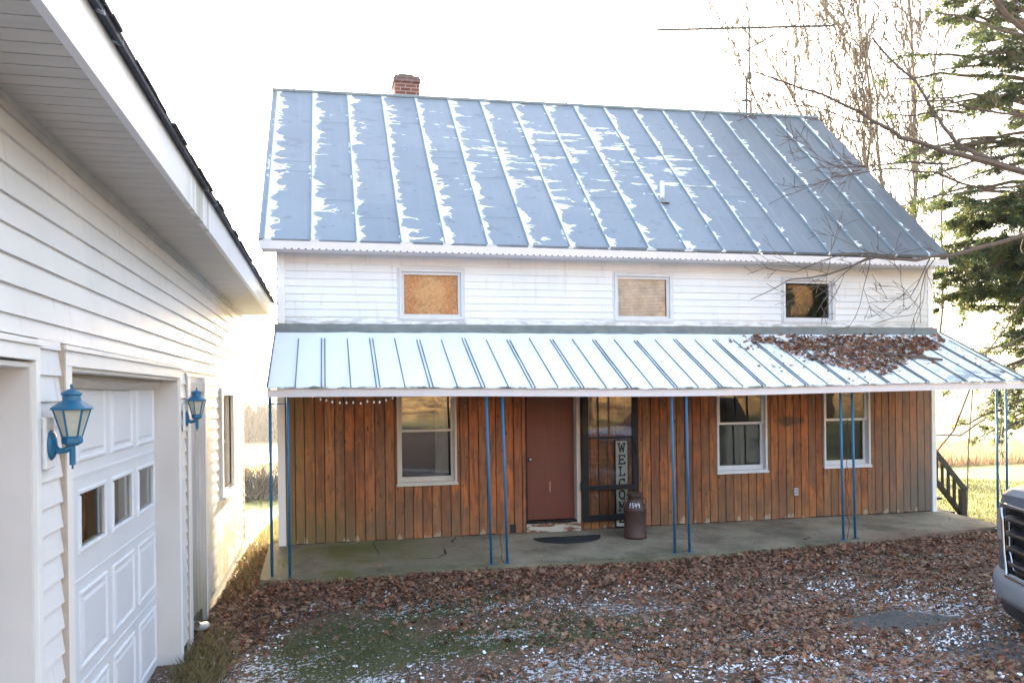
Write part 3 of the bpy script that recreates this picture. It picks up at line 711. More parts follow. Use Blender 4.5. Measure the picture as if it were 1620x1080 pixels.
# ---- milk can
can=empty('milk_can',(3.80,-.62,.125),'rust brown old milk can with white hand painted numbers standing by the open storm door','milk can')
mb=MB(); mb.lathe([(.142,0),(.148,.006),(.146,.03),(.140,.04),(.141,.345),(.146,.352),(.146,.365),(.139,.375),(.118,.43),(.096,.462),(.090,.475),(.090,.515),(.108,.53),(.112,.545)],(0,0,0),40); mb.build('body',M['rust'],can,smooth=True)
mb=MB(); mb.lathe([(.098,0),(.104,.012),(.104,.022),(.07,.034),(0,.036)],(0,0,.546),32); mb.build('lid',M['rust'],can)
for s in (-1,1):
    mb=MB(); mb.tube([(s*.10,0,.50),(s*.142,0,.49),(s*.152,0,.44),(s*.136,0,.385)],.008,8); mb.build('handle',M['rust'],can)
mb=MB(); nums={'1':[((.3,.8),(.55,1)),((.55,1),(.5,0))],'5':[((.9,1),(.2,.95)),((.2,.95),(.15,.55)),((.15,.55),(.75,.55)),((.75,.55),(.8,.15)),((.8,.15),(.1,.05))],'4':[((.2,1),(.1,.45)),((.1,.45),(.9,.5)),((.75,.95),(.6,0))],'9':[((.8,.9),(.2,.9)),((.2,.9),(.15,.5)),((.15,.5),(.8,.55)),((.85,.9),(.7,0))]}
for i,c in enumerate('1549'):
    for (a,b),(e,f_) in nums[c]:
        def cy(u,v):
            X=-.095+i*.042+u*.034-.012; Z=.392+v*.058+.004*i*0; r_=.140-.30*max(0,(Z-.375))*.38+.004
            an=X/.14-.25; r_=(.139+(Z-.375)*(-.38)) if Z>.375 else .141
            r_+=.003; return Vector((r_*math.sin(an),-r_*math.cos(an),Z))
        mb.tube([cy(a,b),cy((a+e)/2,(b+f_)/2),cy(e,f_)],.0034,5)
mb.build('painted_numbers',M['snow'],can)
# door mat
mat=MB(); N=26; pts=[(2.955+.44*math.cos(math.pi+math.pi*k/N),-.40+.34*math.sin(math.pi+math.pi*k/N)) for k in range(N+1)]
mat.prism(pts,'z',.118,.146); 
for k in range(14):
    t=.3+.05*k; mat.tube([(2.955+.44*t*.9*math.cos(math.pi+math.pi*j/10),-.42+.32*t*.9*math.sin(math.pi+math.pi*j/10),.149) for j in range(11)],.006,4)
mo=mat.build('door_mat',M['rubber']); tag(mo,'dark half round rubber door mat on the slab below the red brown door','door mat')
mo.rotation_euler=(0,0,0)
# outlet
ob=MB(); ob.box(6.43,6.495,-.05,-.026,.475,.585); oo=ob.build('outlet_box',M['outlet'],bevel=.004); tag(oo,'small grey outlet box fixed to the cedar wall between the two right windows','outlet')
c_=MB()
for z in (.505,.545): c_.box(6.445,6.48,-.054,-.0503,z,z+.022)
c_.build('outlet_cover',M['galv'],oo)
# ------------------------------------------------------------------ porch roof
porch=empty('porch_roof',(4,-.8,2),'lean-to porch roof of snowy ribbed metal with white fascia board and leaves at its right end','porch roof')
def sag(x): return -.045*math.exp(-((x-4.2)/2.6)**2)+ (.0 if x<0 else -.004*min(x,9)*.5)
PX0,PX1,PY=-.62,8.93,-1.55
def pz(x,y): # roof surface
    t=-y/1.55; return 2.80+(2.055-2.80)*t+ (sag(x)+.02)*t
mb=MB(); nxp=80; V=[];F=[]
xsp=np.linspace(PX0,PX1,nxp); ysp=np.linspace(.0,PY,14)
for y in ysp:
    for x in xsp: V.append((x,y,pz(x,y)+.006*noise.noise((x*2,y*2,0))))
for j in range(13):
    for i in range(nxp-1): F.append((j*nxp+i+1,j*nxp+i,(j+1)*nxp+i,(j+1)*nxp+i+1))
mb.raw(V,F)
for i in range(nxp-1):
    x,x2=xsp[i],xsp[i+1]; th=.014+.004*math.sin(i*1.7)
    mb.face([(x,PY,pz(x,PY)-th),(x2,PY,pz(x2,PY)-th),(x2,PY,pz(x2,PY)),(x,PY,pz(x,PY))])
    mb.face([(x,PY,pz(x,PY)-th),(x,0,pz(x,0)-.02),(x2,0,pz(x2,0)-.02),(x2,PY,pz(x2,PY)-th)])
proof=put(mb,'metal_sheet',M['porchroof'],porch,smooth=False)
mb=MB(); k=0; x=-.325; rnd=random.Random(3)
def ribline(mb,x,w_,h,y0):
    ys2=np.linspace(y0,PY-.004,9); pr_=None
    for y in ys2:
        z=pz(x,y)
        cur=[(x-w_,y,z-.004),(x-w_*.45,y,z+h),(x+w_*.45,y,z+h),(x+w_,y,z-.004)]
        if pr_: mb.raw(pr_+cur,[(0,1,5,4),(1,2,6,5),(2,3,7,6)])
        pr_=cur
    mb.face(pr_)
while x<PX1-.05:
    y0=-.30+rnd.uniform(-.03,.03)
    if k%2==0: ribline(mb,x,.0075,.016,y0)
    else: ribline(mb,x-.019,.008,.016,y0); ribline(mb,x+.019,.008,.016,y0)
    # short stub near the flashing
    z=pz(x,-.07); mb.box(x-.008,x+.008,-.095,-.045,z-.01,z+.012)
    x+=.2853;k+=1
ribline(mb,PX0+.012,.013,.022,0); ribline(mb,PX1-.012,.013,.022,0)
put(mb,'rib',M['rib'],porch)
mb=MB(); V=[];F=[];nf=160
for i,x in enumerate(np.linspace(PX0,PX1-.1,nf)):
    w1=.004*noise.noise((x*6,0,0)); w2=.014*noise.noise((x*5,2,0))
    V+=[(x,-.052,2.865+w1),(x,-.052-.004,2.825),(x,-.085+w2,pz(x,-.085)+.012+w2*.5),(x,-.10+w2,pz(x,-.1)-.002)]
for i in range(nf-1):
    for j in range(3): F.append((4*i+j,4*i+4+j,4*i+5+j,4*i+1+j))
mb.raw(V,F); put(mb,'flashing',M['flash'],porch)
seg=24; xf=np.linspace(PX0+.01,PX1-.01,seg+1); mb=MB(); V=[]
for a in xf:
    za=pz(a,PY)-.018; V+=[(a,PY+.03,za-.085),(a,PY+.03,za),(a,PY+.055,za),(a,PY+.055,za-.085)]
mb.raw(V,[(4*i+j,4*i+4+j,4*i+4+(j+1)%4,4*i+(j+1)%4) for i in range(seg) for j in range(4)]+[(0,1,2,3),(4*seg+3,4*seg+2,4*seg+1,4*seg)])
put(mb,'fascia',M['ptrim'],porch)
for x in (PX0+.01,PX1-.035):
    mb=MB(); mb.raw([(x,PY+.06,pz(x,PY)-.105),(x,0,pz(x,0)-.12),(x,0,pz(x,0)-.022),(x,PY+.06,pz(x,PY)-.022),(x+.025,PY+.06,pz(x,PY)-.105),(x+.025,0,pz(x,0)-.12),(x+.025,0,pz(x,0)-.022),(x+.025,PY+.06,pz(x,PY)-.022)],[(0,1,2,3),(7,6,5,4),(0,4,5,1),(1,5,6,2),(3,2,6,7),(0,3,7,4)])
    put(mb,'rake_board',M['ptrim'],porch)
# ------------------------------------------------------------------ posts: each support is a pair of pipes joined by rungs
def posts(x0,x1,y0,y1,zb,label,lean):
    t=empty('porch_post',((x0+x1)/2,(y0+y1)/2,zb),label,'porch post','blue pipe posts under the porch roof')
    zt=pz((x0+x1)/2,-1.48)-.055
    for (x,y) in ((x0,y0),(x1,y1)):
        mb=MB(); mb.tube([(x,y,zb-.02),(x+lean,y,zt)],.0155,12); put(mb,'pipe',M['blue'],t,smooth=True)
    if x0>-.5:
      mb=MB(); mb.box(x0-.03,x0+.03,y0-.03,y0+.03,zb-.01,zb+.008); mb.box(x1-.03,x1+.03,y1-.03,y1+.03,zb-.01,zb+.008); putsplit(mb,'base_plate',M['blue'],t)
    if abs(x0+.6)>.01 and abs(x0-6.3)>.01: return t
    mb=MB(); z=1.90; mb.tube([(x0+lean,y0,z),(x1+lean,y1,z)],.006,6); put(mb,'rung',M['blue'],t)
    return t
P1=posts(-.60,-.41,-1.26,-1.38,.06,'blue pipe pair at the left end of the porch, nearest the garage',0)
P2=posts(1.76,1.94,-1.45,-1.46,.075,'blue pipe pair between the left window and the red brown door',-.035)
P3=posts(3.96,4.14,-1.46,-1.47,.075,'blue pipe pair just right of the milk can',-.02)
P4=posts(6.30,6.49,-1.33,-1.30,.085,'blue pipe pair in front of the rightmost lower window with a cable hanging between',-.02)
P5=posts(8.70,8.88,-1.25,-1.22,.085,'blue pipe pair at the right end of the porch behind the truck nose',0)
def cable(name,pts,label,r=.004):
    mb=MB(); mb.tube(pts,r,5); o=mb.build(name,M['wire']); tag(o,label,'cable'); return o
rnd=random.Random(12)
cable('hanging_cable',[(6.38+.02*math.sin(i*1.9),-1.32,1.6-.095*i) for i in range(17)]+[(6.43,-1.35,.10),(6.50,-1.36,.10)],'dark cable hanging between the blue pipes by the rightmost lower window')
cable('thin_cable',[(1.87,-1.45,.50),(1.86,-1.45,.36),(1.885,-1.45,.22),(1.87,-1.46,.13),(1.90,-1.47,.10)],'thin dark cable coiled low between the blue pipes left of the door',.003)
cable('right_cable',[(8.80,-1.23,1.9),(8.84,-1.23,1.6),(8.78,-1.23,1.3),(8.80,-1.23,1.0),(8.74,-1.23,.8),(8.79,-1.23,.5)],'thin cable twisted round the blue pipes at the far right end',.004)
# string lights
LP=[(-.15,1.97),(-.07,1.94),(-.01,1.93),(.05,1.91),(.13,1.90),(.20,1.90),(.27,1.90),(.35,1.89),(.42,1.91),(.49,1.90),(.55,1.90),(.62,1.92),(.69,1.94)]
sl=empty('string_lights',(.27,-1.45,1.93),'short string of small white bulbs hanging from the left end of the porch fascia','string lights')
mb=MB(); mb.tube([(x,-1.45,z+.022) for x,z in LP],.0022,4); put(mb,'cord',M['wire'],sl)
M['bulb']=mat_simple('white plastic bulb',(.85,.83,.78),.3)
for x,z in LP:
    mb=MB(); mb.lathe([(.003,.018),(.008,.008),(.010,0),(.006,-.010),(0,-.012)],(x,-1.45,z),8); put(mb,'bulb',M['bulb'],sl,smooth=True)
# ------------------------------------------------------------------ back stairs at the right
st=empty('side_stairs',(9.3,1.0,0),'dark wooden steps with slatted handrail beside the right wall of the house','stairs')
mb=MB()
for k in range(5):
    y=.55+.27*k; z=-.02+.19*k; mb.box(8.86,9.64,y,y+.29,z,z+.04); mb.box(8.88,9.62,y+.255,y+.275,z-.15,z)
putsplit(mb,'tread',M['stair'],st)
mb=MB()
def slant(mb,x0,x1,y0,z0,y1,z1,h): mb.raw([(x0,y0,z0),(x1,y0,z0),(x1,y1,z1),(x0,y1,z1),(x0,y0,z0+h),(x1,y0,z0+h),(x1,y1,z1+h),(x0,y1,z1+h)],[(0,3,2,1),(4,5,6,7),(0,1,5,4),(1,2,6,5),(2,3,7,6),(3,0,4,7)])
slant(mb,9.64,9.70,.42,-.08,2.0,1.30,.085); put(mb,'stringer',M['stair'],st)
mb=MB(); slant(mb,9.63,9.72,.38,.36,2.0,1.80,.045); put(mb,'handrail',M['stair'],st)
mb=MB(); mb.box(9.64,9.72,.40,.48,-.30,.385); put(mb,'newel_post',M['stair'],st)
for k in range(11):
    y=.58+k*.125; zb=-.06+(y-.42)*.873; mb=MB(); mb.box(9.655,9.69,y,y+.035,zb+.04,zb+.50); put(mb,'baluster',M['stair'],st)
# ------------------------------------------------------------------ television aerial
tv=empty('tv_antenna',(7.35,2.72,6.80),'long horizontal television aerial on a thin mast above the right end of the roof','antenna')
mb=MB(); mb.tube([(7.33,2.72,6.78),(7.33,2.72,7.5),(7.39,2.72,7.55),(7.40,2.72,8.62)],.020,8); put(mb,'mast',M['aerial'],tv)
boom0,boom1=Vector((5.64,2.72,8.22)),Vector((9.11,2.72,8.61))
mb=MB(); mb.tube([boom0,boom1],.021,8); put(mb,'boom',M['aerial'],tv)
mb=MB(); mb.tube([(7.40,2.72,8.05),(8.18,2.72,8.50)],.014,6); put(mb,'strut',M['aerial'],tv)
for i in range(18):
    t=i/17; p=boom0.lerp(boom1,t); L=.18+.55*t
    mb=MB(); mb.tube([p+Vector((0,-L*.0-.02,.03)),p+Vector((0,L,.03))],.009,5); mb.tube([p+Vector((0,.02,.03)),p+Vector((0,-L,.03))],.009,5); put(mb,'dipole',M['aerial'],tv)
mb=MB(); q=boom0.lerp(boom1,.30); mb.tube([q+Vector((0,0,-.01)),(6.40,2.5,8.72)],.010,4); mb.tube([q,(6.38,2.9,7.92)],.010,4); mb.tube([q,(7.38,2.72,8.0)],.008,4); putsplit(mb,'whisker',M['aerial'],tv)
mb=MB(); mb.box(7.355,7.425,2.68,2.76,7.50,7.62); mb.box(7.26,7.43,2.70,2.74,6.83,6.85); mb.box(7.40,7.43,2.70,2.74,6.85,7.10); mb.box(7.24,7.43,2.70,2.74,7.10,7.125); mb.box(7.24,7.46,2.60,2.84,6.76,6.80); putsplit(mb,'bracket',M['aerial'],tv)
mb=MB(); mb.tube([(7.33,2.72,7.42),(7.48,2.72,7.45),(7.49,2.72,7.53)],.008,5); put(mb,'arm',M['galv'],tv)
# ------------------------------------------------------------------ garage
GX=-1.25; DX=-1.44; GY0,GY1=-12.4,2.45
gar=empty('garage',(-3.2,-5,-.3),'white vinyl sided garage with wide eave and panelled overhead doors at left','garage')
D1=(-9.45,-6.36,-.4,2.16); D2=(-5.86,-2.86,-.4,2.15); SDR=(-2.38,-1.50,-.4,2.10); GW=(-.12,.98,.83,2.0)
ops=[D1,D2,SDR,GW]
def Pg(u,o,z): return (GX+o,u,z)
mb=MB()
for (a,b,c,e) in cuts(ops,GY0,GY1,-.16,3.4): mb.box(GX-.12,GX-.002,a,b,c,e)
mb.box(-5.6,-5.5,GY0,GY1,-.16,3.4); mb.prism([(-5.5,-.3),(GX-.12,-.3),(GX-.12,3.3),(-3.4,4.1),(-5.5,3.3)],'y',GY1-.1,GY1-.002); mb.prism([(-5.5,-.3),(GX-.12,-.3),(GX-.12,3.3),(-3.4,4.1),(-5.5,3.3)],'y',GY0,GY0+.1)
put(mb,'wall',M['jamb'],gar)
ox=[(-9.6,-6.31,-.4,2.26),(-6.0,-2.80,-.4,2.26),(-2.52,-1.44,-.4,2.18),(-.22,1.08,.76,2.08)]
mb=MB(); lap(mb,Pg,GY0,GY1-.07,-.17,3.26,.1195,ox,8,.016)
mb.box(GX-.09,GX+.02,GY1-.07,GY1,-.17,3.26)
lap(mb,lambda u,o,z:(-u,GY1+o,z),-GX,5.5,-.17,3.3,.1195,[],9)
put(mb,'siding',M['gsiding'],gar)
mb=MB(); mb.box(GX-.12,GX-.012,-2.86,GY1-.005,-.75,-.165); mb.box(-5.5,GX-.12,GY1-.12,GY1-.01,-.75,-.3); put(mb,'foundation',M['concrete_found'],gar)
# frieze moulding under the soffit
mb=MB(); mb.box(GX,GX+.022,GY0,GY1,3.145,3.20); mb.box(GX+.022,GX+.034,GY0,GY1,3.175,3.20); put(mb,'frieze',M['soffit'],gar)
# soffit ribs run across the eave
mb=MB(); EX=-.80; y=GY0; i=0
while y<GY1+.0:
    mb.box(GX,EX-.02,y+.004,y+.10,3.20,3.206); mb.box(GX,EX-.02,y-.004,y+.004,3.2045,3.212); y+=.104
put(mb,'soffit',M['soffit'],gar)
def mat_gf():
    g=G('garage fascia with mildew streak'); p=g.pos(); x,y,z=g.xyz(p)
    a=g.math('MULTIPLY',g.math('MULTIPLY',g.step(y,-5.3,-4.6),g.math('SUBTRACT',1,g.step(y,-4.2,-3.7))),g.step(g.noise(g.scale(p,(1,9,.6)),1.2,4),.42,.6))
    c=g.mix(g.noise(p,3,4),(.72,.73,.76),(.80,.81,.84)); return g.fin(g.mix(g.math('MULTIPLY',a,.7),c,(.33,.32,.20)),.5)
mb=MB(); mb.box(EX-.022,EX,GY0-.1,GY1-.02,3.165,3.385); mb.box(EX-.03,EX+.004,GY0-.1,GY1-.02,3.155,3.165); put(mb,'fascia',mat_gf(),gar)
mb=MB(); V=[]
sl_=.36
mb.prism([(EX+.035,3.375),(EX+.035,3.40),(-3.4,3.40+(3.4+EX)*sl_),(-3.4,3.375+(3.4+EX)*sl_)],'y',GY0-.15,GY1+.03)
mb.prism([(-6.0,3.375),(-6.0,3.40),(-3.4,3.401+(3.4+EX)*sl_),(-3.4,3.376+(3.4+EX)*sl_)],'y',GY0-.15,GY1+.03)
rnd=random.Random(5); y=GY0-.1
while y<GY1:   # ragged shingle tabs at the eave edge
    w_=rnd.uniform(.12,.30); o=rnd.uniform(.0,.02); mb.box(EX-.15,EX+.037+o,y,y+w_-.006,3.398,3.404+rnd.uniform(0,.008)); y+=w_
put(mb,'shingle_roof',M['shingle'],gar)
def gdoor(Y0,Y1,ncol,winrow,label=None):
    H=2.46; zb=-.30; rows=4; rh=H/rows; cw=(Y1-Y0)/ncol
    body=MB(); fx=DX
    holes=[]
    for c in range(ncol):
        a=Y0+c*cw+.085; b=Y0+(c+1)*cw-.085+.02; holes.append((a+.02,b-.02,1.10,1.42))
    for (a,b,c,e) in cuts(holes,Y0,Y1,zb,zb+H): body.box(fx-.05,fx,a,b,c,e)
    o=put(body,'overhead_door',M['gdoor'],gar)
    if label: o['label']=label
    for k in range(1,rows):
        pass
    pn=MB()
    for r_ in range(rows):
        z0=zb+r_*rh
        # section joint lips
        if r_: pn.box(fx,fx+.006,Y0,Y1,z0-.022,z0-.004); 
        for c in range(ncol):
            a=Y0+c*cw+.085; b=Y0+(c+1)*cw-.065
            if abs(r_-2)<.5 and winrow: c0,c1=1.10,1.42; 
            else: c0,c1=z0+.10,z0+rh-.11
            hh=.014
            # raised moulding ring
            for (p,q,s_,t_) in ((a,b,c0-.03,c0),(a,b,c1,c1+.03),(a-.0,a+.028,c0,c1),(b-.028,b,c0,c1)):
                pn.raw([(fx,p,s_),(fx,q,s_),(fx,q,t_),(fx,p,t_),(fx+hh,p+.008,s_+.008),(fx+hh,q-.008,s_+.008),(fx+hh,q-.008,t_-.008),(fx+hh,p+.008,t_-.008)],[(4,5,6,7),(0,1,5,4),(1,2,6,5),(2,3,7,6),(3,0,4,7)])
            if not(abs(r_-2)<.5 and winrow):
                p,q,s_,t_=a+.05,b-.05,c0+.022,c1-.022
                pn.raw([(fx,p,s_),(fx,q,s_),(fx,q,t_),(fx,p,t_),(fx+.009,p+.02,s_+.02),(fx+.009,q-.02,s_+.02),(fx+.009,q-.02,t_-.02),(fx+.009,p+.02,t_-.02)],[(4,5,6,7),(0,1,5,4),(1,2,6,5),(2,3,7,6),(3,0,4,7)])
    put(pn,'raised_panel',M['gdoor'],o)
    for i,(a,b,c,e) in enumerate(holes):
        gl=MB(); gl.face([(fx-.015,a,c),(fx-.015,b,c),(fx-.015,b,e),(fx-.015,a,e)]); put(gl,'pane',M['oldglass'],o)
    return o
g2=gdoor(-5.86,-2.86,4,True,'white panelled overhead door with a row of small windows')
g1=gdoor(-9.45,-6.36,4,False,'nearest overhead door, mostly outside the picture')
# dark room behind door windows, with brown and grey things seen through
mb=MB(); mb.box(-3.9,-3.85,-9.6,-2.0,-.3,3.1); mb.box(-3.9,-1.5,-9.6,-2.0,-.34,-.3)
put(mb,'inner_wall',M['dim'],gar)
M['cardboard']=mat_simple('brown boxes',(.22,.11,.06),.8); M['greyp']=mat_simple('grey panel',(.45,.46,.48),.7)
mb=MB(); mb.box(-1.75,-1.70,-4.75,-3.88,-.3,1.62); put(mb,'inner_board',M['cardboard'],gar)
mb=MB(); mb.box(-1.56,-1.54,-3.86,-2.95,-.2,1.60); put(mb,'inner_panel',M['greyp'],gar)
# warped header strip over the door with dark gap
mb=MB()
V=[];F=[]
for i,y in enumerate(np.linspace(-5.86,-2.86,24)):
    s_=.03*math.sin((y+5.86)/3*math.pi*1.0)**2
    V+=[(DX+.03,y,2.15),(DX+.06+s_,y,2.115-s_*1.2),(DX+.03,y,2.06-s_*.5)]
for i in range(23): F+=[(3*i,3*i+3,3*i+4,3*i+1),(3*i+1,3*i+4,3*i+5,3*i+2)]
mb.raw(V,F); put(mb,'weather_strip',M['jamb'],g2)
# jambs (plain flat returns) and casings
mb=MB()
for (a,b) in ((-9.45,-6.36),(-5.86,-2.86)):
    mb.box(DX,GX+.004,b-.02,b,-.34,2.15); mb.box(DX,GX+.004,a,a+.02,-.34,2.15); mb.box(DX,GX+.004,a+.02,b-.02,2.13,2.15)
putsplit(mb,'door_jamb',M['jamb'],gar)
mb=MB(); 
mb.box(GX,GX+.024,-6.36,-6.31,-.3,2.16); mb.box(GX,GX+.024,-9.6,-6.31,2.16,2.225); mb.box(GX,GX+.036,-9.6,-6.30,2.225,2.25)
mb.box(GX,GX+.024,-5.97,-5.86,-.3,2.15); mb.box(GX,GX+.024,-5.97,-2.80,2.15,2.225); mb.box(GX,GX+.038,-5.99,-2.79,2.225,2.25)
mb.box(GX,GX+.02,-2.86,-2.83,-.3,2.15)
mb.box(GX,GX+.03,-2.52,-2.38,-.3,2.18); mb.box(GX,GX+.03,-1.50,-1.44,-.3,2.18)
putsplit(mb,'door_casing',M['trim'],gar,bevel=.003)
mb=MB()
mb.box(GX+.0,GX+.028,-6.0,-5.972,-.3,2.25); mb.box(GX,GX+.022,-2.56,-2.522,-.3,2.2)
M['caulk']=mat_simple('stained corner bead',(.50,.42,.34),.7,0,.4,14)
putsplit(mb,'corner_bead',M['caulk'],gar)
# side door, recessed and weathered
mb=MB(); mb.box(GX-.085,GX-.045,-2.38,-1.50,-.28,2.04); sdo=put(mb,'side_door',M['weather'],gar); 
mb=MB(); mb.box(GX-.118,GX+.002,-1.50,-1.4995+.02,-.28,2.1); mb.box(GX-.07,GX+.024,-1.56,-1.50,-.28,2.1); mb.box(GX-.07,GX+.024,-2.38,-1.56,2.04,2.12); mb.box(GX-.044,GX-.03,-1.66,-1.56,-.28,2.04); putsplit(mb,'side_door_frame',M['weather'],gar)
mb=MB(); mb.box(GX-.045,GX-.035,-2.38,-2.368,-.25,2.04); put(mb,'door_gap',M['dark'],gar)
# garage window
mb=MB(); a,b,c,e=GW
mb.box(GX-.02,GX+.04,a-.10,a,c-.03,e+.08); mb.box(GX-.02,GX+.04,b,b+.10,c-.03,e+.08); mb.box(GX-.02,GX+.04,a,b,e,e+.08); mb.box(GX-.04,GX+.075,a-.13,b+.13,c-.07,c-.03)
gw=put(mb,'window',M['trim'],gar)
mb=MB(); mb.box(GX-.09,GX-.06,a,b,c-.03,c+.03); mb.box(GX-.09,GX-.06,a,b,e-.04,e); mb.box(GX-.09,GX-.06,a,a+.05,c+.03,e-.04); mb.box(GX-.09,GX-.06,b-.05,b,c+.03,e-.04); mb.box(GX-.085,GX-.05,a+.05,b-.05,1.38,1.42); mb.box(GX-.085,GX-.062,(a+b)/2-.015,(a+b)/2+.015,c,1.38); put(mb,'sash',M['jamb'],gw)
mb=MB(); mb.face([(GX-.07,a,c),(GX-.07,b,c),(GX-.07,b,e),(GX-.07,a,e)]); put(mb,'pane',M['glass'],gw)
# ------------------------------------------------------------------ wall lanterns
def lantern(loc,label):
    t=empty('wall_lantern',loc,label,'wall lantern','blue lanterns on the garage wall')
    return t
def fill_lantern(t):
    L=(.145,0,.0)
    mb=MB(); mb.lathe([(.0,.0),(.062,.0),(.066,.008),(.055,.02),(.022,.032),(0,.034)],(0,0,0),24)
    o=mb.build('back_plate',M['blue'],t,smooth=True); o.rotation_euler=(0,R(90),0); o.scale=(1.25,1,1); o.location=(.028,0,-.04)
    mb=MB(); mb.tube([(.04,0,-.05),(.075,0,-.075),(.11,0,-.07),(.145,0,-.045)],[.022,.017,.017,.02],12); mb.build('arm',M['blue'],t,smooth=True)
    mb=MB(); mb.box(0,.03,-.075,.075,-.17,.11); mb.build('mount_block',M['trim'],t,bevel=.012)
    rt=R(20)
    mb=MB(); mb.lathe([(.052,0),(.056,.008),(.056,.028),(.050,.034)],(L[0],0,-.035),6,rt); mb.lathe([(.0165,-.115),(.0165,0)],(L[0],0,-.035),14); mb.lathe([(.006,-.022),(.006,0)],(L[0],0,-.15),8); mb.lathe([(.030,-.012),(.050,0)],(L[0],0,-.035),14); mb.build('cup_and_tail',M['blue'],t)
    # six tapered panes with corner bars
    r0,r1,z0,z1=.050,.098,.0,.150
    fr=MB(); gl=MB()
    for k in range(6):
        a=rt+k*math.pi/3; b=a+math.pi/3
        A0=Vector((L[0]+r0*math.cos(a),r0*math.sin(a),z0)); A1=Vector((L[0]+r1*math.cos(a),r1*math.sin(a),z1)); B0=Vector((L[0]+r0*math.cos(b),r0*math.sin(b),z0)); B1=Vector((L[0]+r1*math.cos(b),r1*math.sin(b),z1))
        fr.tube([A0,A1],.0062,6); fr.tube([A0,B0],.006,6); fr.tube([A1,B1],.006,6); gl.face([A0,B0,B1,A1])
    fr.build('cage',M['blue'],t); gl.build('glass_pane',M['frost'],t)
    mb=MB(); mb.lathe([(.112,.146),(.114,.152),(.108,.160),(.062,.190),(.050,.196),(.048,.222),(.058,.228),(.056,.236),(.030,.252),(.008,.258),(.007,.268),(.010,.274),(.006,.282),(0,.284)],(L[0],0,0),20); mb.build('roof_cap',M['blue'],t,smooth=False)
l1=lantern((GX+.015,-6.23,1.82),'nearer blue lantern, mounted on the strip of siding between the two garage doors'); fill_lantern(l1)
l2=lantern((GX+.015,-2.68,1.83),'farther blue lantern, mounted beside the weathered side door of the garage')
l1.scale=l2.scale=(.76,.84,.84)
for ch_ in list(l1.children): c=ch_.copy(); col.objects.link(c); c.parent=l2
# downspout end
mb=MB(); mb.tube([(GX+.05,-2.40,-.10),(GX+.06,-2.25,-.16),(GX+.07,-1.92,-.24)],.038,12,cap=False); dp=mb.build('drain_pipe',M['pvc'],smooth=True); tag(dp,'short white drain pipe elbow lying on the ground by the garage side door','drain pipe')
# ------------------------------------------------------------------ pickup truck nose
fw=Vector((-.95,.31,0)).normalized(); an=math.atan2(fw.y,fw.x)
truck=empty('pickup_truck',(5.21,-5.33,-.07),'silver pickup truck with dark barred grille entering at the right edge','pickup truck',rz=an)
def bow(y,z=0): return -.09*abs(y)**2.4-.38*max(0,abs(y)-.80)**1.4
def band(mb,rows,ys,close=False):
    """rows: list of functions y->(x,z)"""
    V=[];F=[]; n=len(ys)
    for fn in rows:
        for y in ys: x,z=fn(y); V.append((x,y,z))
    for j in range(len(rows)-1):
        for i in range(n-1): F.append((j*n+i,j*n+i+1,(j+1)*n+i+1,(j+1)*n+i))
    mb.raw(V,F)
YS=np.linspace(-.98,.98,33)
mk=lambda x0,z0:(lambda y:(x0+bow(y),z0-.03*abs(y)**3))
# hood + fenders + cab + bed
mb=MB()
band(mb,[mk(.0,1.10),mk(-.02,1.17),mk(-.08,1.215),mk(-.25,1.25),mk(-.8,1.29),mk(-1.35,1.31)],YS)
for s in (-1,1):
    y=.98*s; xe=bow(.98)
    arch=[(-1.0+.47*math.cos(a),.45+.47*math.sin(a)) for a in np.linspace(math.pi,0,14)]
    poly=[(xe-.02,1.06),(xe-.03,.45)]+[(x,z) for x,z in arch[::-1] if x<xe-.05]+[(-1.6,.45),(-4.1,.45)]+[(-4.45+.47*math.cos(a),.45+.47*math.sin(a)) for a in np.linspace(0,math.pi,14)][1:]+[(-5.6,.5),(-5.65,1.25),(-3.9,1.28),(-1.4,1.28),(xe-.1,1.19)]
    mb.raw([(x,y,z) for x,z in poly]+[(x,y-.02*s,z) for x,z in poly],[tuple(range(len(poly))),tuple(range(len(poly),2*len(poly)))])
mb.raw([(-1.35,-.93,1.28),(-1.35,.93,1.28),(-3.6,.93,1.28),(-3.6,-.93,1.28),(-2.0,-.74,1.86),(-2.0,.74,1.86),(-3.45,.74,1.88),(-3.45,-.74,1.88)],[(4,5,6,7),(3,2,6,7)])
mb.box(-5.65,-5.6,-.96,.96,.5,1.25); mb.box(-5.6,-3.65,-.95,.95,.75,.78); mb.box(-3.66,-3.6,-.95,.95,.75,1.26)
mb.build('body',M['carpaint'],truck,smooth=False)
mb=MB(); mb.raw([(-1.35,-.93,1.28),(-1.35,.93,1.28),(-2.0,.74,1.86),(-2.0,-.74,1.86),(-3.6,.93,1.28),(-3.45,.74,1.88),(-3.6,-.93,1.28),(-3.45,-.74,1.88)],[(0,1,2,3),(1,4,5,2),(0,3,7,6)]); mb.build('cab_glass',M['carglass'],truck)
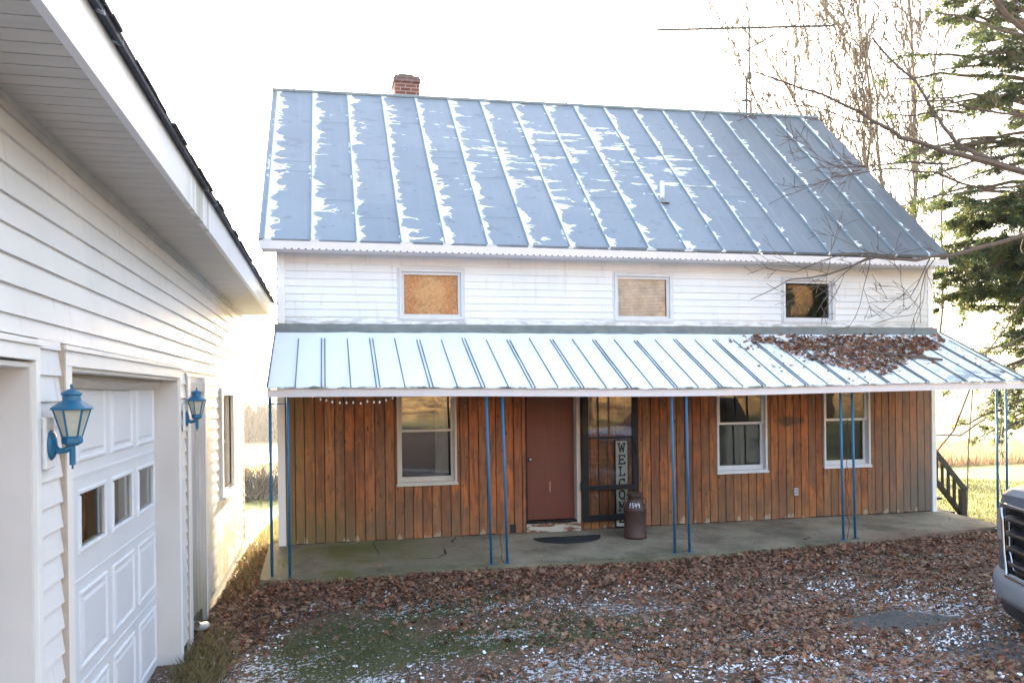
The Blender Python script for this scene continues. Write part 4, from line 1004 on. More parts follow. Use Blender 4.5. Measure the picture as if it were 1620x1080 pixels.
# chrome surround: front skin between hood and bumper outside the grille
def gedge(z): return .66+.06*(z-.5)/.6 if z>.62 else .66-.30*max(0,(.62-z))
zsr=[.52,.60,.70,.82,.95,1.06,1.10]
for s in (-1,1):
    mb=MB(); V=[];F=[]
    for z in zsr:
        for k in range(7):
            yv=gedge(z)+(.98-gedge(z))*k/6; V.append((bow(yv)+.02-.02*(z-.5),yv*s,z-.03*yv**3))
    for j in range(len(zsr)-1):
        for k in range(6): q=(j*7+k,j*7+k+1,(j+1)*7+k+1,(j+1)*7+k); F.append(q)
    mb.raw(V,F); mb.build('front_panel',M['carpaint'],truck,smooth=True)
for s in (-1,1):
    mb=MB(); V=[];F=[]
    for z in (.80,.86,1.0,1.05):
        for k in range(5): yv=.76+.20*k/4; V.append((bow(yv)+.034-.02*(z-.5),yv*s,z-.03*yv**3))
    for j in range(3):
        for k in range(4): F.append((j*5+k,j*5+k+1,(j+1)*5+k+1,(j+1)*5+k))
    mb.raw(V,F); mb.build('headlight',M['lens'],truck)
gb=MB(); ygr=np.linspace(-.72,.72,21); band(gb,[lambda y:(bow(y)-.05,.50),lambda y:(bow(y)-.05,1.10)],ygr); gb.build('grille_back',M['cargrille'],truck)
for z0,h in ((.60,.035),(.72,.035),(.84,.035),(.96,.035)):
    mb=MB()
    ya=gedge(z0)-.03; yb=np.linspace(-ya,ya,21)
    band(mb,[lambda y:(bow(y)-.03,z0-.01),lambda y:(bow(y)+.028,z0),lambda y:(bow(y)+.030,z0+h),lambda y:(bow(y)-.02,z0+h+.012)],yb); mb.build('grille_bar',M['black'] if False else M['cargrille'],truck)
    mb=MB(); band(mb,[lambda y:(bow(y)+.031,z0+h*.55),lambda y:(bow(y)+.033,z0+h+.004)],yb); mb.build('grille_accent',M['chrome'],truck)
mb=MB(); rim=[(bow(gedge(z))+.035,gedge(z),z) for z in (1.06,.95,.82,.70,.60,.53)]; rim2=[(bow(y)+.045,y,.515) for y in np.linspace(.62,-.62,15)]
mb.tube(rim+rim2+[(x,-y,z) for x,y,z in rim[::-1]],.016,8); mb.tube([(bow(y)+.02,y,1.085) for y in np.linspace(-.70,.70,15)],.016,8); mb.build('grille_surround',M['chrome'],truck,smooth=True)
# grille inner second outline
mb=MB(); mb.tube([(bow(y)+.03,y*.88,z) for y,z in ((.70,1.0),(.70,.86),(.69,.72),(.60,.58),(0,.575),(-.60,.58),(-.69,.72),(-.70,.86),(-.70,1.0))],.008,6); mb.build('grille_trim',M['chrome'],truck)
mb=MB(); band(mb,[lambda y:(bow(y)+.02,.535),lambda y:(bow(y)+.055,.50),lambda y:(bow(y)+.07,.44),lambda y:(bow(y)+.06,.34),lambda y:(bow(y)+.02,.28),lambda y:(bow(y)-.05,.30)],YS); mb.build('bumper',M['bumper'],truck,smooth=True)
mb=MB(); band(mb,[lambda y:(bow(y)+.015,.285),lambda y:(bow(y)+.0,.19),lambda y:(bow(y)-.02,.16),lambda y:(bow(y)-.5,.17)],YS); mb.build('valance',M['cargrille'],truck)
for (x,y) in ((-1.0,-.88),(-1.0,.88),(-4.45,-.88),(-4.45,.88)):
    mb=MB(); mb.lathe([(.26,-.12),(.37,-.13),(.405,-.09),(.405,.09),(.37,.13),(.26,.12)],(0,0,0),28); wh=mb.build('wheel',M['rubber'],truck,smooth=True); wh.location=(x,y,.405); wh.rotation_euler=(R(90),0,0)
    mb=MB(); mb.lathe([(0,.05),(.08,.07),(.10,.05),(.25,.10),(.262,.11),(.262,-.11),(0,-.11)],(0,0,0),24); mb.build('rim',M['rim'],wh)
# ------------------------------------------------------------------ foliage helpers
rng=np.random.default_rng(7)
def leafshape():
    ang=np.array([-90,-50,-25,10,30,62,90,118,150,170,205,230])*math.pi/180
    r_=np.array([.55,.42,.75,.42,.85,.5,1.0,.5,.85,.42,.75,.42])
    return np.stack([np.cos(ang)*r_,np.sin(ang)*r_,np.zeros(12)],1)
def scatter_leaves(name,P,size,mat,tilt=.5,parent=None,curl=.35,rn=None,blob=False):
    n=len(P); base=leafshape()
    if blob: a_=np.linspace(0,2*np.pi,10)[:-1]; q_=np.array([1,.8,.95,.7,.9,1.05,.75,.9,.85]); base=np.stack([np.cos(a_)*q_,np.sin(a_)*q_*.8,0*a_],1)
    nvb=len(base)
    S=np.clip(rng.lognormal(-.25,.38,n),.35,1.7)*size; a=rng.uniform(0,2*np.pi,n)
    V=np.repeat(base[None],n,0)*S[:,None,None]
    V[:,:,0]*=rng.uniform(.55,1,n)[:,None]
    c=rng.uniform(-.2,1,n)[:,None]*curl; V[:,:,2]=(V[:,:,0]**2)/S[:,None]*c*2+ (V[:,:,1]**2)/S[:,None]*c*rng.uniform(-1,1,n)[:,None]
    tx=rng.normal(0,tilt,n); ty=rng.normal(0,tilt,n)
    def rotx(V,t): c_,s_=np.cos(t)[:,None],np.sin(t)[:,None]; y,z=V[:,:,1].copy(),V[:,:,2].copy(); V[:,:,1]=y*c_-z*s_; V[:,:,2]=y*s_+z*c_
    def roty(V,t): c_,s_=np.cos(t)[:,None],np.sin(t)[:,None]; x,z=V[:,:,0].copy(),V[:,:,2].copy(); V[:,:,0]=x*c_+z*s_; V[:,:,2]=-x*s_+z*c_
    rotx(V,tx); roty(V,ty)
    c_,s_=np.cos(a)[:,None],np.sin(a)[:,None]; x,y=V[:,:,0].copy(),V[:,:,1].copy(); V[:,:,0]=x*c_-y*s_; V[:,:,1]=x*s_+y*c_
    V+=P[:,None,:]
    F=np.arange(n*nvb,dtype=np.int32)
    return np_mesh(name,V.reshape(-1,3),F,nvb,mat,rng.random(n) if rn is None else rn,parent)
# fallen leaves in the yard
def slab_front(x): 
    xs0=[p[0] for p in slab[:10]]; ys0=[p[1] for p in slab[:10]]; return np.interp(x,xs0,ys0)
N=165000; X=rng.uniform(-1.2,10.4,N); Yv=rng.uniform(-7.2,-.95,N); keep=[]
dens=np.zeros(N)
for i in range(N):
    x,y=X[i],Yv[i]; sf=slab_front(x)
    if y>sf-.0 and x>-.72: dens[i]=0; continue
    dist=sf-y
    dn=.95*math.exp(-(dist/1.0)**2)
    cl=noise.noise((x*.9,y*.9,5))*.5+.5; cl2=noise.noise((x*2.6,y*2.6,9))*.5+.5
    right=sst((x-1.5)/2.0)
    b=(.24+.50*right)*(.25+.75*sst((cl-.22)/.4))*(.35+.9*cl2)
    # strips of orange leaves standing in for sun spots on the yard
    b+= .5*math.exp(-((y+2.25+.03*(x-5))/.16)**2)*sst((x-3)/2)+.35*math.exp(-((y+4.55)/.18)**2)*math.exp(-((x-2.6)/.8)**2)
    dn=max(dn,b)
    g=((x-.1)/.75)**2+((y+3.2)/.95)**2
    if g<1.2: dn*=.18
    g=((x-4.85)/.6)**2+((y+4.15)/.26)**2
    if g<1.1: dn*=.06
    g=((x-5.5)/.9)**2+((y+4.9)/.5)**2
    if g<1.1: dn*=.3
    dens[i]=dn
mask=rng.random(N)<dens; X,Yv=X[mask],Yv[mask]
Z=np.array([gh(a,b) for a,b in zip(X,Yv)])+.022*np.array([noise.noise((a*2.3,b*2.3,0)) for a,b in zip(X,Yv)])+rng.uniform(.006,.034,len(X))
P=np.stack([X,Yv,Z],1)
rn=rng.random(len(X)); warm=np.exp(-((Yv+2.25)/.25)**2)*(X>3)*.5; rn=np.clip(rn*(1-warm)+warm*rng.uniform(.5,1,len(X)),0,1)  # leaf colours shifted warmer to paint in the sunlit strip
tag(scatter_leaves('fallen_leaves',P,.033,M['leaf'],.42,rn=rn),'brown fallen leaves scattered over the yard in front of the slab','leaves',kind='stuff')
# crumbs of snow lying between and on the leaves
N=60000; X=rng.uniform(-1.1,9.5,N); Yv=rng.uniform(-7.0,-1.9,N)
k=np.array([ (max(0,noise.noise((a*.45,b*1.6,31))+.12)*1.5*(.25+max(0,noise.noise((a*3,b*4,8))+.25)*1.8)+.02) for a,b in zip(X,Yv)])*(.5+.5*np.clip((-2.2-Yv)/2,0,1)+.25*(X>3))
k*=(((X-4.85)/.6)**2+((Yv+4.15)/.26)**2>1.2)*(1-.8*((((X-.1)/.7)**2+((Yv+3.2)/.9)**2)<1))
k=rng.random(N)<k*.62; X,Yv=X[k],Yv[k]; P=np.stack([X,Yv,np.array([gh(a,b) for a,b in zip(X,Yv)])+.022*np.array([noise.noise((a*2.3,b*2.3,0)) for a,b in zip(X,Yv)])+rng.uniform(.004,.026,len(X))],1)
tag(scatter_leaves('snow_crumbs',P,.016,M['snow'],.35,blob=True),'thin crumbs of snow between the leaves in the yard','snow',kind='stuff')
# gap leaves by the garage corner
N=2600; X=rng.uniform(-1.2,-.6,N); Yv=rng.uniform(-2.8,3,N); P=np.stack([X,Yv,np.array([gh(a,b) for a,b in zip(X,Yv)])+rng.uniform(.005,.04,N)],1)
tag(scatter_leaves('gap_leaves',P,.04,M['leaf'],.5),'leaf litter on the narrow strip between the garage and the house','leaves',kind='stuff')
# a few leaves on the slab
P=[]
for _ in range(60):
    x=rng.uniform(-.5,8.6); y=slab_front(x)+abs(rng.normal(0,.16))+.02
    P.append((x,y,sz(x,y)+.01))
tag(scatter_leaves('slab_leaves',np.array(P),.04,M['leaf'],.15),'few loose leaves blown onto the front edge of the slab','leaves',kind='stuff')
# leaf pile on the porch roof
P=[]
while len(P)<3000:
    x=rng.uniform(5.6,8.75); y=-rng.uniform(.12,1.5)
    lo=.26+ .25*noise.noise((x*1.4,0,4)); c=(x-7.1)/1.4
    hi=(.40+.95*math.exp(-((x-6.8)/.85)**2)+.2*noise.noise((x*2.2,1,1))+.25*math.exp(-((x-7.9)/.6)**2))
    yy=-y
    if x<5.9: hi=.45
    if yy>hi or yy<.16+.0*c or rng.random()<.25*(yy/hi)**3: continue
    if yy<.25 and rng.random()<.5: continue
    if noise.noise((x*3.5,yy*3.5,2))<-.28 and rng.random()<.8: continue
    if x>8.45 and rng.random()<.8: continue
    P.append((x,y,pz(x,y)+rng.uniform(.008,.04)))
for _ in range(260):
    x=rng.uniform(5.3,8.85); y=-abs(rng.normal(.35,.5))-.1
    if y>-1.5: P.append((x,y,pz(x,y)+.01))
tag(scatter_leaves('roof_leaves',np.array(P),.043,M['leaf'],.45),'drift of brown leaves lying on the snowy right end of the porch roof','leaves',kind='stuff')
mb=MB(); p0=(7.35,-.80); pts=[(x,y,pz(x,y)+.035) for x,y in ((7.15,-.78),(7.5,-.85),(7.85,-.93),(8.08,-1.0))]; mb.tube(pts,[.012,.02,.022,.018],6); o=mb.build('fallen_stick',M['bark']); tag(o,'dark broken stick lying on the porch roof below the leaf drift','stick')
# grass
def blades(name,P,h,wd,mat,lean=.5):
    n=len(P); a=rng.uniform(0,2*np.pi,n); H=rng.uniform(.5,1.2,n)*h; ln=rng.uniform(0,lean,n)*H; da=rng.uniform(0,2*np.pi,n)
    w_=wd*rng.uniform(.6,1.2,n); dx,dy=np.cos(a)*w_,np.sin(a)*w_; lx,ly=np.cos(da)*ln,np.sin(da)*ln
    V=np.zeros((n,4,3)); V[:,0]=P+np.stack([-dx,-dy,0*dx],1); V[:,1]=P+np.stack([dx,dy,0*dx],1)
    V[:,2]=P+np.stack([lx*.5+dx*.6,ly*.5+dy*.6,H*.6],1); V[:,3]=P+np.stack([lx,ly,H],1)
    return np_mesh(name,V.reshape(-1,3),np.arange(n*4,dtype=np.int32),4,mat,rng.random(n))
def gpos(fn,N,box):
    X=rng.uniform(box[0],box[1],N); Y_=rng.uniform(box[2],box[3],N); k=np.array([rng.random()<fn(a,b) for a,b in zip(X,Y_)]); X,Y_=X[k],Y_[k]
    return np.stack([X,Y_,np.array([gh(a,b) for a,b in zip(X,Y_)])],1)
def gf(x,y):
    v=0
    for cx,cy,rx,ry in ((.1,-3.2,.75,.95),(1.6,-3.6,1.4,.45),(1.1,-2.5,.8,.3),(6.7,-2.2,1.1,.22),(3.0,-4.4,1.0,.3),(6.3,-3.4,.9,.5)):
        v=max(v,1.15-((x-cx)/rx)**2-((y-cy)/ry)**2)
    v+=noise.noise((x*2.5,y*2.5,7))*.6
    return max(.16+.25*(x<2.2),min(1,v))
tag(blades('lawn_grass',gpos(gf,120000,(-1.1,8.5,-7,-1.75)),.035,.0022,M['grass']),'short green grass showing between leaves in the yard','grass',kind='stuff')
tag(blades('dry_tuft',gpos(lambda x,y:max(0,1-((x+1.05)/.28)**2-((y+3.0)/1.1)**2+.3*noise.noise((x*5,y*5,1))),8000,(-1.24,-.6,-4.3,-1.2)),.11,.003,M['drygrass'],.9),'dry grass tuft at the foot of the garage wall','grass',kind='stuff')
tag(blades('strip_grass',gpos(lambda x,y:.5,26000,(-1.2,-.2,-1.0,14)),.10,.004,M['drygrass'],.7),'sunlit rough grass running between garage and house','grass',kind='stuff')
tag(blades('side_lawn',gpos(lambda x,y:.6,60000,(8.95,17,-1.4,14)),.06,.006,M['grass'],.7),'sunlit lawn beyond the right end of the slab','grass',kind='stuff')
tag(blades('meadow_grass',gpos(lambda x,y:max(0,min(1,.7+noise.noise((x*.2,y*.3,0)))),42000,(14,44,16,26)),.6,.02,M['tall'],.5),'belt of tall dry meadow grass beyond the lawn at right','grass',kind='stuff')
tag(blades('field_weeds',gpos(lambda x,y:.6,16000,(-9,2,32,46)),.32,.03,M['tall'],.6),'belt of dry weeds in the field seen between garage and house','grass',kind='stuff')
# brush and stones in the gap
def brush(P0,n,s,name,label):
    P=rng.normal(0,1,(n,3))*np.array(s)+np.array(P0); P[:,2]=np.abs(P[:,2]-P0[2])+P0[2]
    tag(blades(name,P,.35,.02,M['brushm'],1.2),label,'brush',kind='stuff')
zb=gh(-2.2,17)
brush((-2.6,17.5,zb-.05),5200,(1.6,1.2,.28),'ditch_brush','grey frosty brush in the ditch between garage and house')
for i,(x,y,s,l) in enumerate(((-2.9,16.2,.34,'leftmost grey boulder in the ditch beyond the gap'),(-2.25,16.6,.28,'middle grey boulder in the ditch beyond the gap'),(-1.75,16.0,.25,'rightmost grey boulder in the ditch beyond the gap'))):
    mb=MB(); prof=[(0,-.3),(.7,-.2),(1,.1),(.85,.5),(.5,.75),(0,.85)]; mb.lathe([(r_*s,z*s) for r_,z in prof],(0,0,0),12)
    mb.v=[(v[0]*(1+.25*noise.noise((v[0]*5,v[1]*5,v[2]*5+i))),v[1]*(1+.2*noise.noise((v[1]*5,v[2]*5,i))),v[2]*(1+.3*noise.noise((v[0]*4,v[1]*4,i)))) for v in mb.v]
    o=mb.build('boulder',M['rock']); o.location=(x,y,gh(x,y)); tag(o,l,'boulder','grey boulders in the ditch')
# snowy lane
mb=MB(); V=[];F=[]
for i,x in enumerate(np.linspace(-30,9,30)):
    for y in (20.5,22.6): V.append((x,y,gh(x,y)+.05))
for i in range(29): F.append((2*i,2*i+2,2*i+3,2*i+1))
mb.raw(V,F); o=mb.build('snowy_lane',M['snow']); tag(o,kind='structure')
# far woods
def woods(name,x0,x1,y0,y1,n,h,label):
    X=rng.uniform(x0,x1,n); Y_=rng.uniform(y0,y1,n)
    Vs=[];R_=[]
    P=np.stack([X,Y_,np.array([gh(a,b) for a,b in zip(X,Y_)])],1)
    m_=26; PP=np.repeat(P,m_,0); hh=np.repeat(rng.uniform(.6,1,n)*h,m_); t=rng.uniform(.02,1,n*m_)
    PP[:,2]+=hh*t*.85; PP[:,0]+=rng.normal(0,1,n*m_)*hh*.16*(1.1-t); PP[:,1]+=rng.normal(0,1,n*m_)*hh*.12
    tag(blades(name,PP,h*.22,h*.018,M['farwood'],.8),label,'woods',kind='stuff')
woods('far_woods',-60,10,150,175,1000,8.5,'hazy line of bare woods beyond the field, seen left of the house')
woods('hill_woods',60,330,330,420,700,13,'distant bare woods on the rise beyond the right field')
# ------------------------------------------------------------------ trees
def grow(mb,p,dirv,r_,L,depth,rnd,up=.12,spread=.55,rings=5,side=3,mn=.0022):
    pts=[p];rad=[r_];q=p.copy();dv=dirv.normalized()
    for i in range(rings):
        dv=(dv+Vector((rnd.gauss(0,.12),rnd.gauss(0,.12),rnd.gauss(0,.10)+up*.3))).normalized(); q=q+dv*L/rings; pts.append(q.copy()); rad.append(max(mn,r_*(1-.8*(i+1)/rings)))
    mb.tube(pts,rad,5 if r_<.02 else 7,cap=False)
    if depth<=0: return
    for i in range(side):
        k=rnd.randint(1,rings-1) if i else rings-1; b=pts[k]; base=(pts[k+1]-pts[k]).normalized()
        a=Vector((rnd.gauss(0,1),rnd.gauss(0,1),rnd.gauss(0,.8)+.15)); a=(a-base*a.dot(base)).normalized()
        grow(mb,b,(base+a*spread*rnd.uniform(.7,1.5)),max(mn,rad[k]*.6),L*rnd.uniform(.45,.72),depth-1,rnd,up,spread,max(3,rings-1),side,mn)
LIMB={
'A1':([(8.90,-1.90,4.58),(8.52,-1.90,4.66),(8.02,-1.90,4.75),(7.58,-1.90,4.82),(7.30,-1.80,4.92),(6.92,-1.70,5.07),(6.64,-1.70,5.19),(6.40,-1.60,5.37),(5.95,-1.50,5.60),(5.44,-1.50,5.72),(5.07,-1.40,5.85)],0.0495,.007),
'A1b':([(8.02,-1.90,4.77),(7.91,-1.80,4.88),(7.77,-1.70,4.98),(7.61,-1.60,5.26),(7.57,-1.50,5.48),(7.38,-1.40,5.89),(7.12,-1.30,6.17),(6.91,-1.20,6.50)],0.0330,.012),
'A2':([(8.9,-2.0,5.9),(8.72,-2.00,6.11),(8.49,-2.00,6.35),(8.22,-2.00,6.52),(8.00,-2.00,6.71),(7.80,-2.00,7.00)],0.0330,.03),
'A3':([(9.24,-1.50,5.52),(8.94,-1.50,5.54),(8.27,-1.50,5.55),(7.78,-1.50,5.64),(7.21,-1.50,5.61),(6.75,-1.50,5.53)],0.0231,.006),
'A4':([(9.64,-1.20,4.13),(9.23,-1.20,4.03),(8.45,-1.20,3.83),(8.04,-1.20,3.73),(7.53,-1.20,3.66),(6.84,-1.20,3.67),(6.24,-1.20,3.43),(5.70,-1.20,3.35),(5.13,-1.20,3.10)],0.0396,.004),
'A4b':([(7.24,-1.20,3.66),(6.84,-1.20,3.72),(6.31,-1.20,3.67),(5.77,-1.20,3.46),(5.37,-1.20,3.49),(5.16,-1.20,3.64)],.012,.003),
'A4c':([(6.96,-1.20,3.67),(6.59,-1.20,3.57),(6.31,-1.20,3.35),(6.03,-1.20,3.14)],.010,.003),
'A4d':([(7.81,-1.10,3.69),(7.66,-1.10,3.43),(7.51,-1.10,3.18),(7.36,-1.10,3.13)],.010,.003),
'A4e':([(7.91,-1.10,3.73),(7.73,-1.10,3.51),(7.67,-1.10,3.26),(7.66,-1.10,2.83)],.009,.003),
'A5':([(9.02,-1.60,4.62),(8.24,-1.60,4.50),(7.49,-1.60,4.67),(6.94,-1.60,4.72),(6.31,-1.60,4.61),(5.78,-1.60,4.47),(5.36,-1.60,4.37)],0.0198,.003),
'A6':([(7.85,-1.40,4.85),(7.29,-1.40,4.87),(6.73,-1.40,4.79),(6.28,-1.40,4.72),(5.66,-1.40,4.94)],.018,.003),
'A7':([(6.72,-1.60,5.23),(6.23,-1.60,5.28),(5.71,-1.60,5.40),(5.29,-1.60,5.39),(5.04,-1.60,5.45)],.012,.003)}
rnd=random.Random(21)
bt=empty('bare_tree',(11.2,-2.4,-.15),'leafless tree at the right edge whose long limbs reach left across the sky and roof','tree')
mb=MB(); mb.tube([(11.2,-2.4,-.3),(11.15,-2.4,1.5),(11.0,-2.35,3.2),(10.8,-2.3,4.6),(10.7,-2.25,6.5),(10.5,-2.2,8.5),(10.3,-2.1,11)],[.26,.21,.19,.16,.12,.09,.03],12,cap=True)
mb.tube([(10.9,-2.3,3.9),(10.2,-2.1,4.35),(9.5,-1.95,4.5),(8.9,-1.9,4.58)],[.11,.08,.06,.05],10,cap=False)
mb.tube([(10.9,-2.3,3.3),(10.3,-1.7,3.9),(9.64,-1.2,4.13)],[.08,.05,.04],10,cap=False)
mb.tube([(10.7,-2.25,5.0),(10.0,-1.9,5.4),(9.24,-1.5,5.52)],[.07,.05,.035],8,cap=False)
mb.tube([(10.75,-2.25,5.0),(9.6,-2.1,5.4),(8.9,-2.0,5.9)],[.09,.07,.05],8,cap=False)
put(mb,'trunk',M['bark'],bt,smooth=True)
mb=MB()
for k,(pts,r0,r1) in LIMB.items():
    n=len(pts); P=[Vector(p) for p in pts]; fine=[];rad=[]
    for i in range(n-1):
        for t in (0,.5):
            fine.append(P[i].lerp(P[i+1],t)+Vector((rnd.gauss(0,.006),rnd.gauss(0,.01),rnd.gauss(0,.008)))); rad.append(r0+(r1-r0)*((i+t)/(n-1))**.8)
    fine.append(P[-1]); rad.append(r1); mb.tube(fine,rad,7,cap=True)
    dens=5 if k in ('A1','A1b','A3','A5','A4') else 3
    for q in range(int(n*2.2)):
        i=rnd.randint(1,len(fine)-2); base=(fine[i+1]-fine[i]).normalized()
        dv=base+Vector((rnd.gauss(-.1,.5),rnd.gauss(0,.4),rnd.gauss(.15 if k not in('A4','A4b') else -.05,.55)))
        if k[:2]=='A4' and rnd.random()<.55: continue
        grow(mb,fine[i],dv,max(.0028,min(.008,rad[i]*.4)),rnd.uniform(.25,.85),2,rnd,.05,.6,4,2,.0030)
put(mb,'limb',M['bark'],bt)
# many-stemmed bare tree behind the house
mt=empty('stemmed_tree',(15.2,8,-.9),'many stemmed leafless tree with pale thin trunks rising behind the right end of the roof','tree')
mb=MB(); rnd=random.Random(31)
stems=[((14.9,8,0),(14.2,8,6.6),(13.4,8,12.4),.10),((15.0,8,0),(14.6,8,6.6),(13.75,8,12.6),.085),((15.2,8.2,0),(15.15,8.2,6.7),(15.25,8.2,12.6),.12),((15.1,7.8,0),(14.75,7.8,6.6),(14.9,7.8,12),.06),((14.8,8,0),(13.6,8,6.0),(12.0,8,11.2),.06),((14.8,8.3,0),(13.2,8.3,6),(11.2,8.3,10.6),.05),((15.3,8,0),(15.9,8,6.6),(16.1,8,12.4),.07),((14.9,7.7,0),(13.9,7.7,6.4),(12.9,7.7,12),.055),((14.8,8,0),(13.0,8,5.4),(10.6,8,9.2),.045)]
for a,b,c,r_ in stems:
    A,B,C2=Vector(a),Vector(b),Vector(c); A.z=-1; pts=[];n=12
    for i in range(n+1):
        t=i/n; p=A*(1-t)**2+(B*2-(A+C2)*.5)*2*t*(1-t)+C2*t*t if False else (A.lerp(B,t*2) if t<.5 else B.lerp(C2,t*2-1))
        pts.append(p+Vector((rnd.gauss(0,.05)+.22*math.sin(t*5+r_*90),rnd.gauss(0,.05),0)))
    rad=[max(.011,.62*r_*(1-.62*i/n)) for i in range(n+1)]; mb.tube(pts,rad,7,cap=False)
    for q in range(24):
        i=rnd.randint(4,n-1); base=(pts[i+1]-pts[i]).normalized(); dv=base+Vector((rnd.gauss(-.35,.45),rnd.gauss(0,.4),.2)); grow(mb,pts[i],dv,max(.012,rad[i]*.4),rnd.uniform(.9,2.6),3,rnd,.35,.4,4,2,.0105)
put(mb,'stem',M['bark2'],mt)
# evergreen
pine=empty('pine_tree',(13.4,1.6,-.4),'tall dark evergreen at the right with drooping needle sprays and sky showing through','tree')
mb=MB(); mb.tube([(13.4,1.6,-.6),(13.4,1.6,3),(13.35,1.6,7),(13.2,1.6,12),(13.1,1.6,15)],[.30,.26,.20,.10,.03],12); put(mb,'trunk',M['bark'],pine,smooth=True)
rnd=random.Random(17); sprays=[]
mb=MB()
# limb tips with density / droop: (x,y,z, weight)
tips=[((10.9,1.3,8.4),1.0),((11.4,1.0,7.6),1.0),((10.4,1.2,7.5),.6),((11.3,1.6,7.9),.6),((11.0,.8,6.4),.8),((10.1,1.5,6.8),.35),((9.9,1.5,6.2),.35),((11.5,.9,6.0),1.0),((10.7,1.8,5.6),.5),((11.1,1.2,5.2),.8),
((10.3,1.2,4.9),1.3),((11.2,1.0,4.8),1.7),((10.4,2.6,4.5),1.2),((11.0,1.8,4.5),1.5),((11.4,1.4,4.2),1.6),((10.2,1.6,4.0),1.3),((10.8,1.2,4.0),1.6),((11.3,1.0,3.7),1.6),((11.7,1.4,3.3),1.0),((10.4,1.4,3.6),.9),
((11.5,1.2,2.6),.3),((10.6,1.3,2.55),.45),((10.6,.6,2.2),.6),((11.3,.9,2.2),.8),((10.3,.6,1.75),.25),((10.9,.7,1.7),.7),((11.5,.9,1.4),.8),((10.5,.5,1.35),.35),((12.3,.2,2.5),.8),((12.2,1.5,5.2),1.2),((12.4,1.2,7),1.2),((12.3,1.0,3.6),1.2),((12.5,1.2,8.8),1)]
tips+=[((a[0]+rnd.gauss(0,.35),a[1]+rnd.gauss(0,.6),a[2]+rnd.gauss(0,.28)),w_*.9) for a,w_ in tips for _ in ((0,1) if a[2]<5.0 and a[2]>3.4 else (0,))]+[((9.7,1.4,5.6),.3),((9.9,1.2,6.9),.3),((10.0,1.7,6.0),.35),((10.3,1.0,7.9),.4),((9.6,1.8,5.2),.3),((9.3,1.5,6.6),.25),((10.0,1.3,7.4),.35),((9.8,1.0,8.2),.3),((11.6,1.2,8.9),.8),((9.4,1.6,7.3),.4),((9.9,1.9,7.9),.45),((10.4,1.6,6.9),.5),((9.2,1.3,5.9),.35),((9.8,1.2,5.3),.45),((10.6,1.5,6.2),.5),((10.1,.9,5.1),.5),((10.9,1.3,7.0),.6),((10.5,1.2,8.8),.6),((10.1,1.4,8.3),.35)]
for (tp,wt) in tips:
    tp=Vector(tp); root=Vector((13.35,1.6,min(tp.z+rnd.uniform(-.6,.5),14))); L=(tp-root).length
    pts=[root.lerp(tp,t)+Vector((0,0,.18*math.sin(t*math.pi)-.10*t*t+rnd.gauss(0,.03))) for t in np.linspace(0,1,9)]
    mb.tube(pts,[.05*(1-.85*t)+.003 for t in np.linspace(0,1,9)],6,cap=False)
    for q in range(int(11*wt)+3):
        t=rnd.uniform(.35,1.0); i=min(7,int(t*8)); b=pts[i].lerp(pts[i+1],t*8-i)
        dv=(pts[i+1]-pts[i]).normalized()+Vector((rnd.gauss(0,.5),rnd.gauss(0,.55),rnd.gauss(-.12,.22))); dv.normalize(); l=rnd.uniform(.25,.6)
        e=b+dv*l+Vector((0,0,-.10*l)); mb.tube([b,b.lerp(e,.5)+Vector((0,0,.02)),e],[.006,.004,.002],4,cap=False)
        for s_ in range(int(9+9*min(1.3,wt))): 
            u=rnd.uniform(.15,1.05); sprays.append((b.lerp(e,u)+Vector((rnd.gauss(0,.035),rnd.gauss(0,.035),rnd.gauss(0,.018))),dv))
put(mb,'limb',M['bark'],pine)
# each spray: a fan of narrow needle leaves
C0=np.array([list(a) for a,_ in sprays]); DV=np.array([list(b) for _,b in sprays]); k=9
C0=np.repeat(C0,k,0); DV=np.repeat(DV,k,0); n=len(C0)
dirs=DV*.7+rng.normal(0,.55,(n,3)); dirs[:,2]-=.15; dirs/=np.linalg.norm(dirs,axis=1)[:,None]
L=rng.uniform(.045,.105,n)[:,None]; side=np.cross(dirs,rng.normal(0,1,(n,3))); side/=np.linalg.norm(side,axis=1)[:,None]; wd=rng.uniform(.006,.013,n)[:,None]
C0=C0+rng.normal(0,.018,(n,3))
V=np.stack([C0-side*wd*.5,C0+dirs*L*.5-side*wd,C0+dirs*L,C0+dirs*L*.5+side*wd],1)-np.array([13.4,1.6,-.4])
np_mesh('crown',V.reshape(-1,3),np.arange(n*4,dtype=np.int32),4,M['needle'],np.repeat(rng.random(n//k),k)*.7+rng.random(n)*.3,pine)
# vines / bare twigs low at the right, in front of the field
tw=empty('sapling',(9.9,.6,-.1),'thin leafless sapling leaning behind the right end of the porch','tree')
mb=MB(); rnd=random.Random(77)
for pts,r_ in (([(9.05,.5,.6),(9.25,.5,.96),(9.60,.5,1.31),(9.97,.5,2.10),(10.21,.5,2.50),(10.58,.5,2.90),(10.95,.5,3.41)],.013),([(9.9,.6,-.2),(9.7,.5,.3),(9.3,.5,.8),(9.05,.5,1.25),(9.72,.5,1.22),(10.20,.5,1.49)][3:],.012),([(9.86,.5,2.58),(10.33,.5,2.60),(10.94,.5,2.65)],.012),([(9.0,.55,1.9),(9.12,.5,1.5),(9.02,.5,.9),(9.0,.5,-.2)],.012),([(9.9,.6,-.2),(9.95,.6,1.0),(9.97,.5,2.10)],.010)):
    P=[Vector(p) for p in pts]; mb.tube(P,[r_]*len(P),6)
    for q in range(4): i=rnd.randint(0,len(P)-2); grow(mb,P[i],Vector((rnd.gauss(0,1),rnd.gauss(0,.3),rnd.gauss(.2,.7))),.005,.5,1,rnd,.1,.5,4,2)
put(mb,'stem',M['bark'],tw)
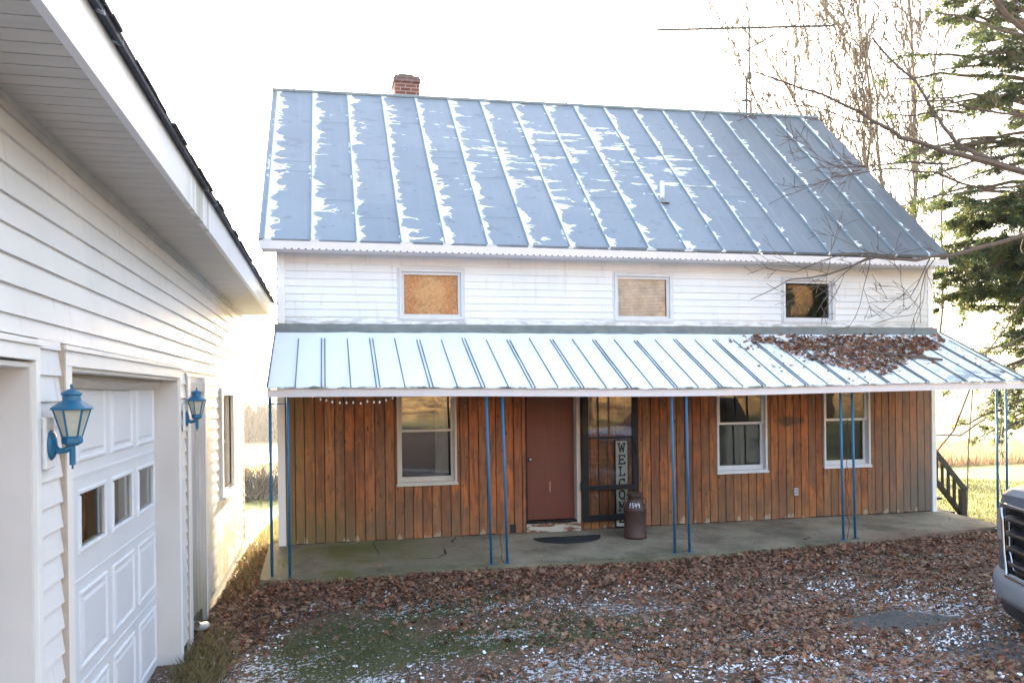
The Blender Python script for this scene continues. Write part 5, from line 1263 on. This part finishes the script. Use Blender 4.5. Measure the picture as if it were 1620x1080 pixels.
# trees behind the camera that the window glass mirrors
for i,(x,y,s) in enumerate(((9,-34,1.0),(12.5,-42,1.2),(16,-38,.9),(24,-55,1.3),(34,-60,1.2))):
    t=empty('yard_tree',(x,y,gh(x,y)),('leafless tree on the sunlit slope behind the camera, %s'%('nearest the house','left of the pair','right of the pair','tallest on the slope','farthest right')[i]),'tree','trees on the slope behind the camera')
    mb=MB(); rnd=random.Random(50+i); mb.tube([(0,0,-.3),(.1,0,2.5*s),(0,.1,5*s),(.2,0,9*s)],[.24*s,.19*s,.14*s,.04],8); mb.build('trunk',M['bark'],t)
    mb=MB()
    for q in range(22): z=rnd.uniform(2.2,8)*s; a=rnd.uniform(0,6.28); grow(mb,Vector((.1,0,z)),Vector((math.cos(a),math.sin(a),.6)),.06*s,rnd.uniform(1.5,3.2)*s,2,rnd,.3,.5,4,3)
    mb.build('crown',M['bark2'],t)

for i,(x,y,h) in enumerate(((19,-4,10),(24,-1,11),(30,3,12),(21.5,-26,10),(27,-29,9))):  # evergreens added out of view to shade the yard and darken window reflections
    t=empty('unseen_evergreen',(x,y,gh(x,y)),'unseen evergreen added at right for shade and reflections, %s'%('nearest the truck','in the middle of the row','farthest from the house','left one behind the camera','right one behind the camera')[i],'tree','unseen evergreens added for shade and reflections')
    mb=MB(); mb.tube([(0,0,-.3),(0,0,h*.5),(0,0,h)],[.3,.2,.03],8); mb.build('trunk',M['bark'],t)
    n=16000; z=rng.uniform(.06 if i<3 else .42,1,n)**1.1; a=rng.uniform(0,6.283,n); q=np.sqrt(rng.uniform(0,1,n))*(1-z)*h*.30*(1+.2*np.sin(z*40))+.05
    P=np.stack([q*np.cos(a),q*np.sin(a),z*h-.12*q],1); o=blades('crown',P,.4,.05,M['needle'],1.6); o.parent=t
P=gpos(lambda x,y:max(0,noise.noise((x*.06,y*.06,3))+.05)*2,5000,(-60,110,-150,-62)); P=np.repeat(P,5,0)+rng.normal(0,1,(len(P)*5,3))*np.array([.9,.9,.5])
tag(blades('slope_brush',P,2.2,.09,M['tall'],.9),'dry golden brush on the sunlit slope behind the camera','brush',kind='stuff')
# ------------------------------------------------------------------ haze
mb=MB(); mb.box(-700,700,-260,900,-14,75)
hz=mb.build('haze',bpy.data.materials.new('haze')); hm=hz.data.materials[0]; hm.use_nodes=True; nt=hm.node_tree; nt.nodes.clear()
o_=nt.nodes.new('ShaderNodeOutputMaterial'); v_=nt.nodes.new('ShaderNodeVolumePrincipled'); v_.inputs['Color'].default_value=(.93,.94,.97,1); v_.inputs['Density'].default_value=.0005; v_.inputs['Anisotropy'].default_value=.35
nt.links.new(v_.outputs[0],o_.inputs['Volume']); tag(hz,'pale even winter haze over the fields','haze',kind='stuff')
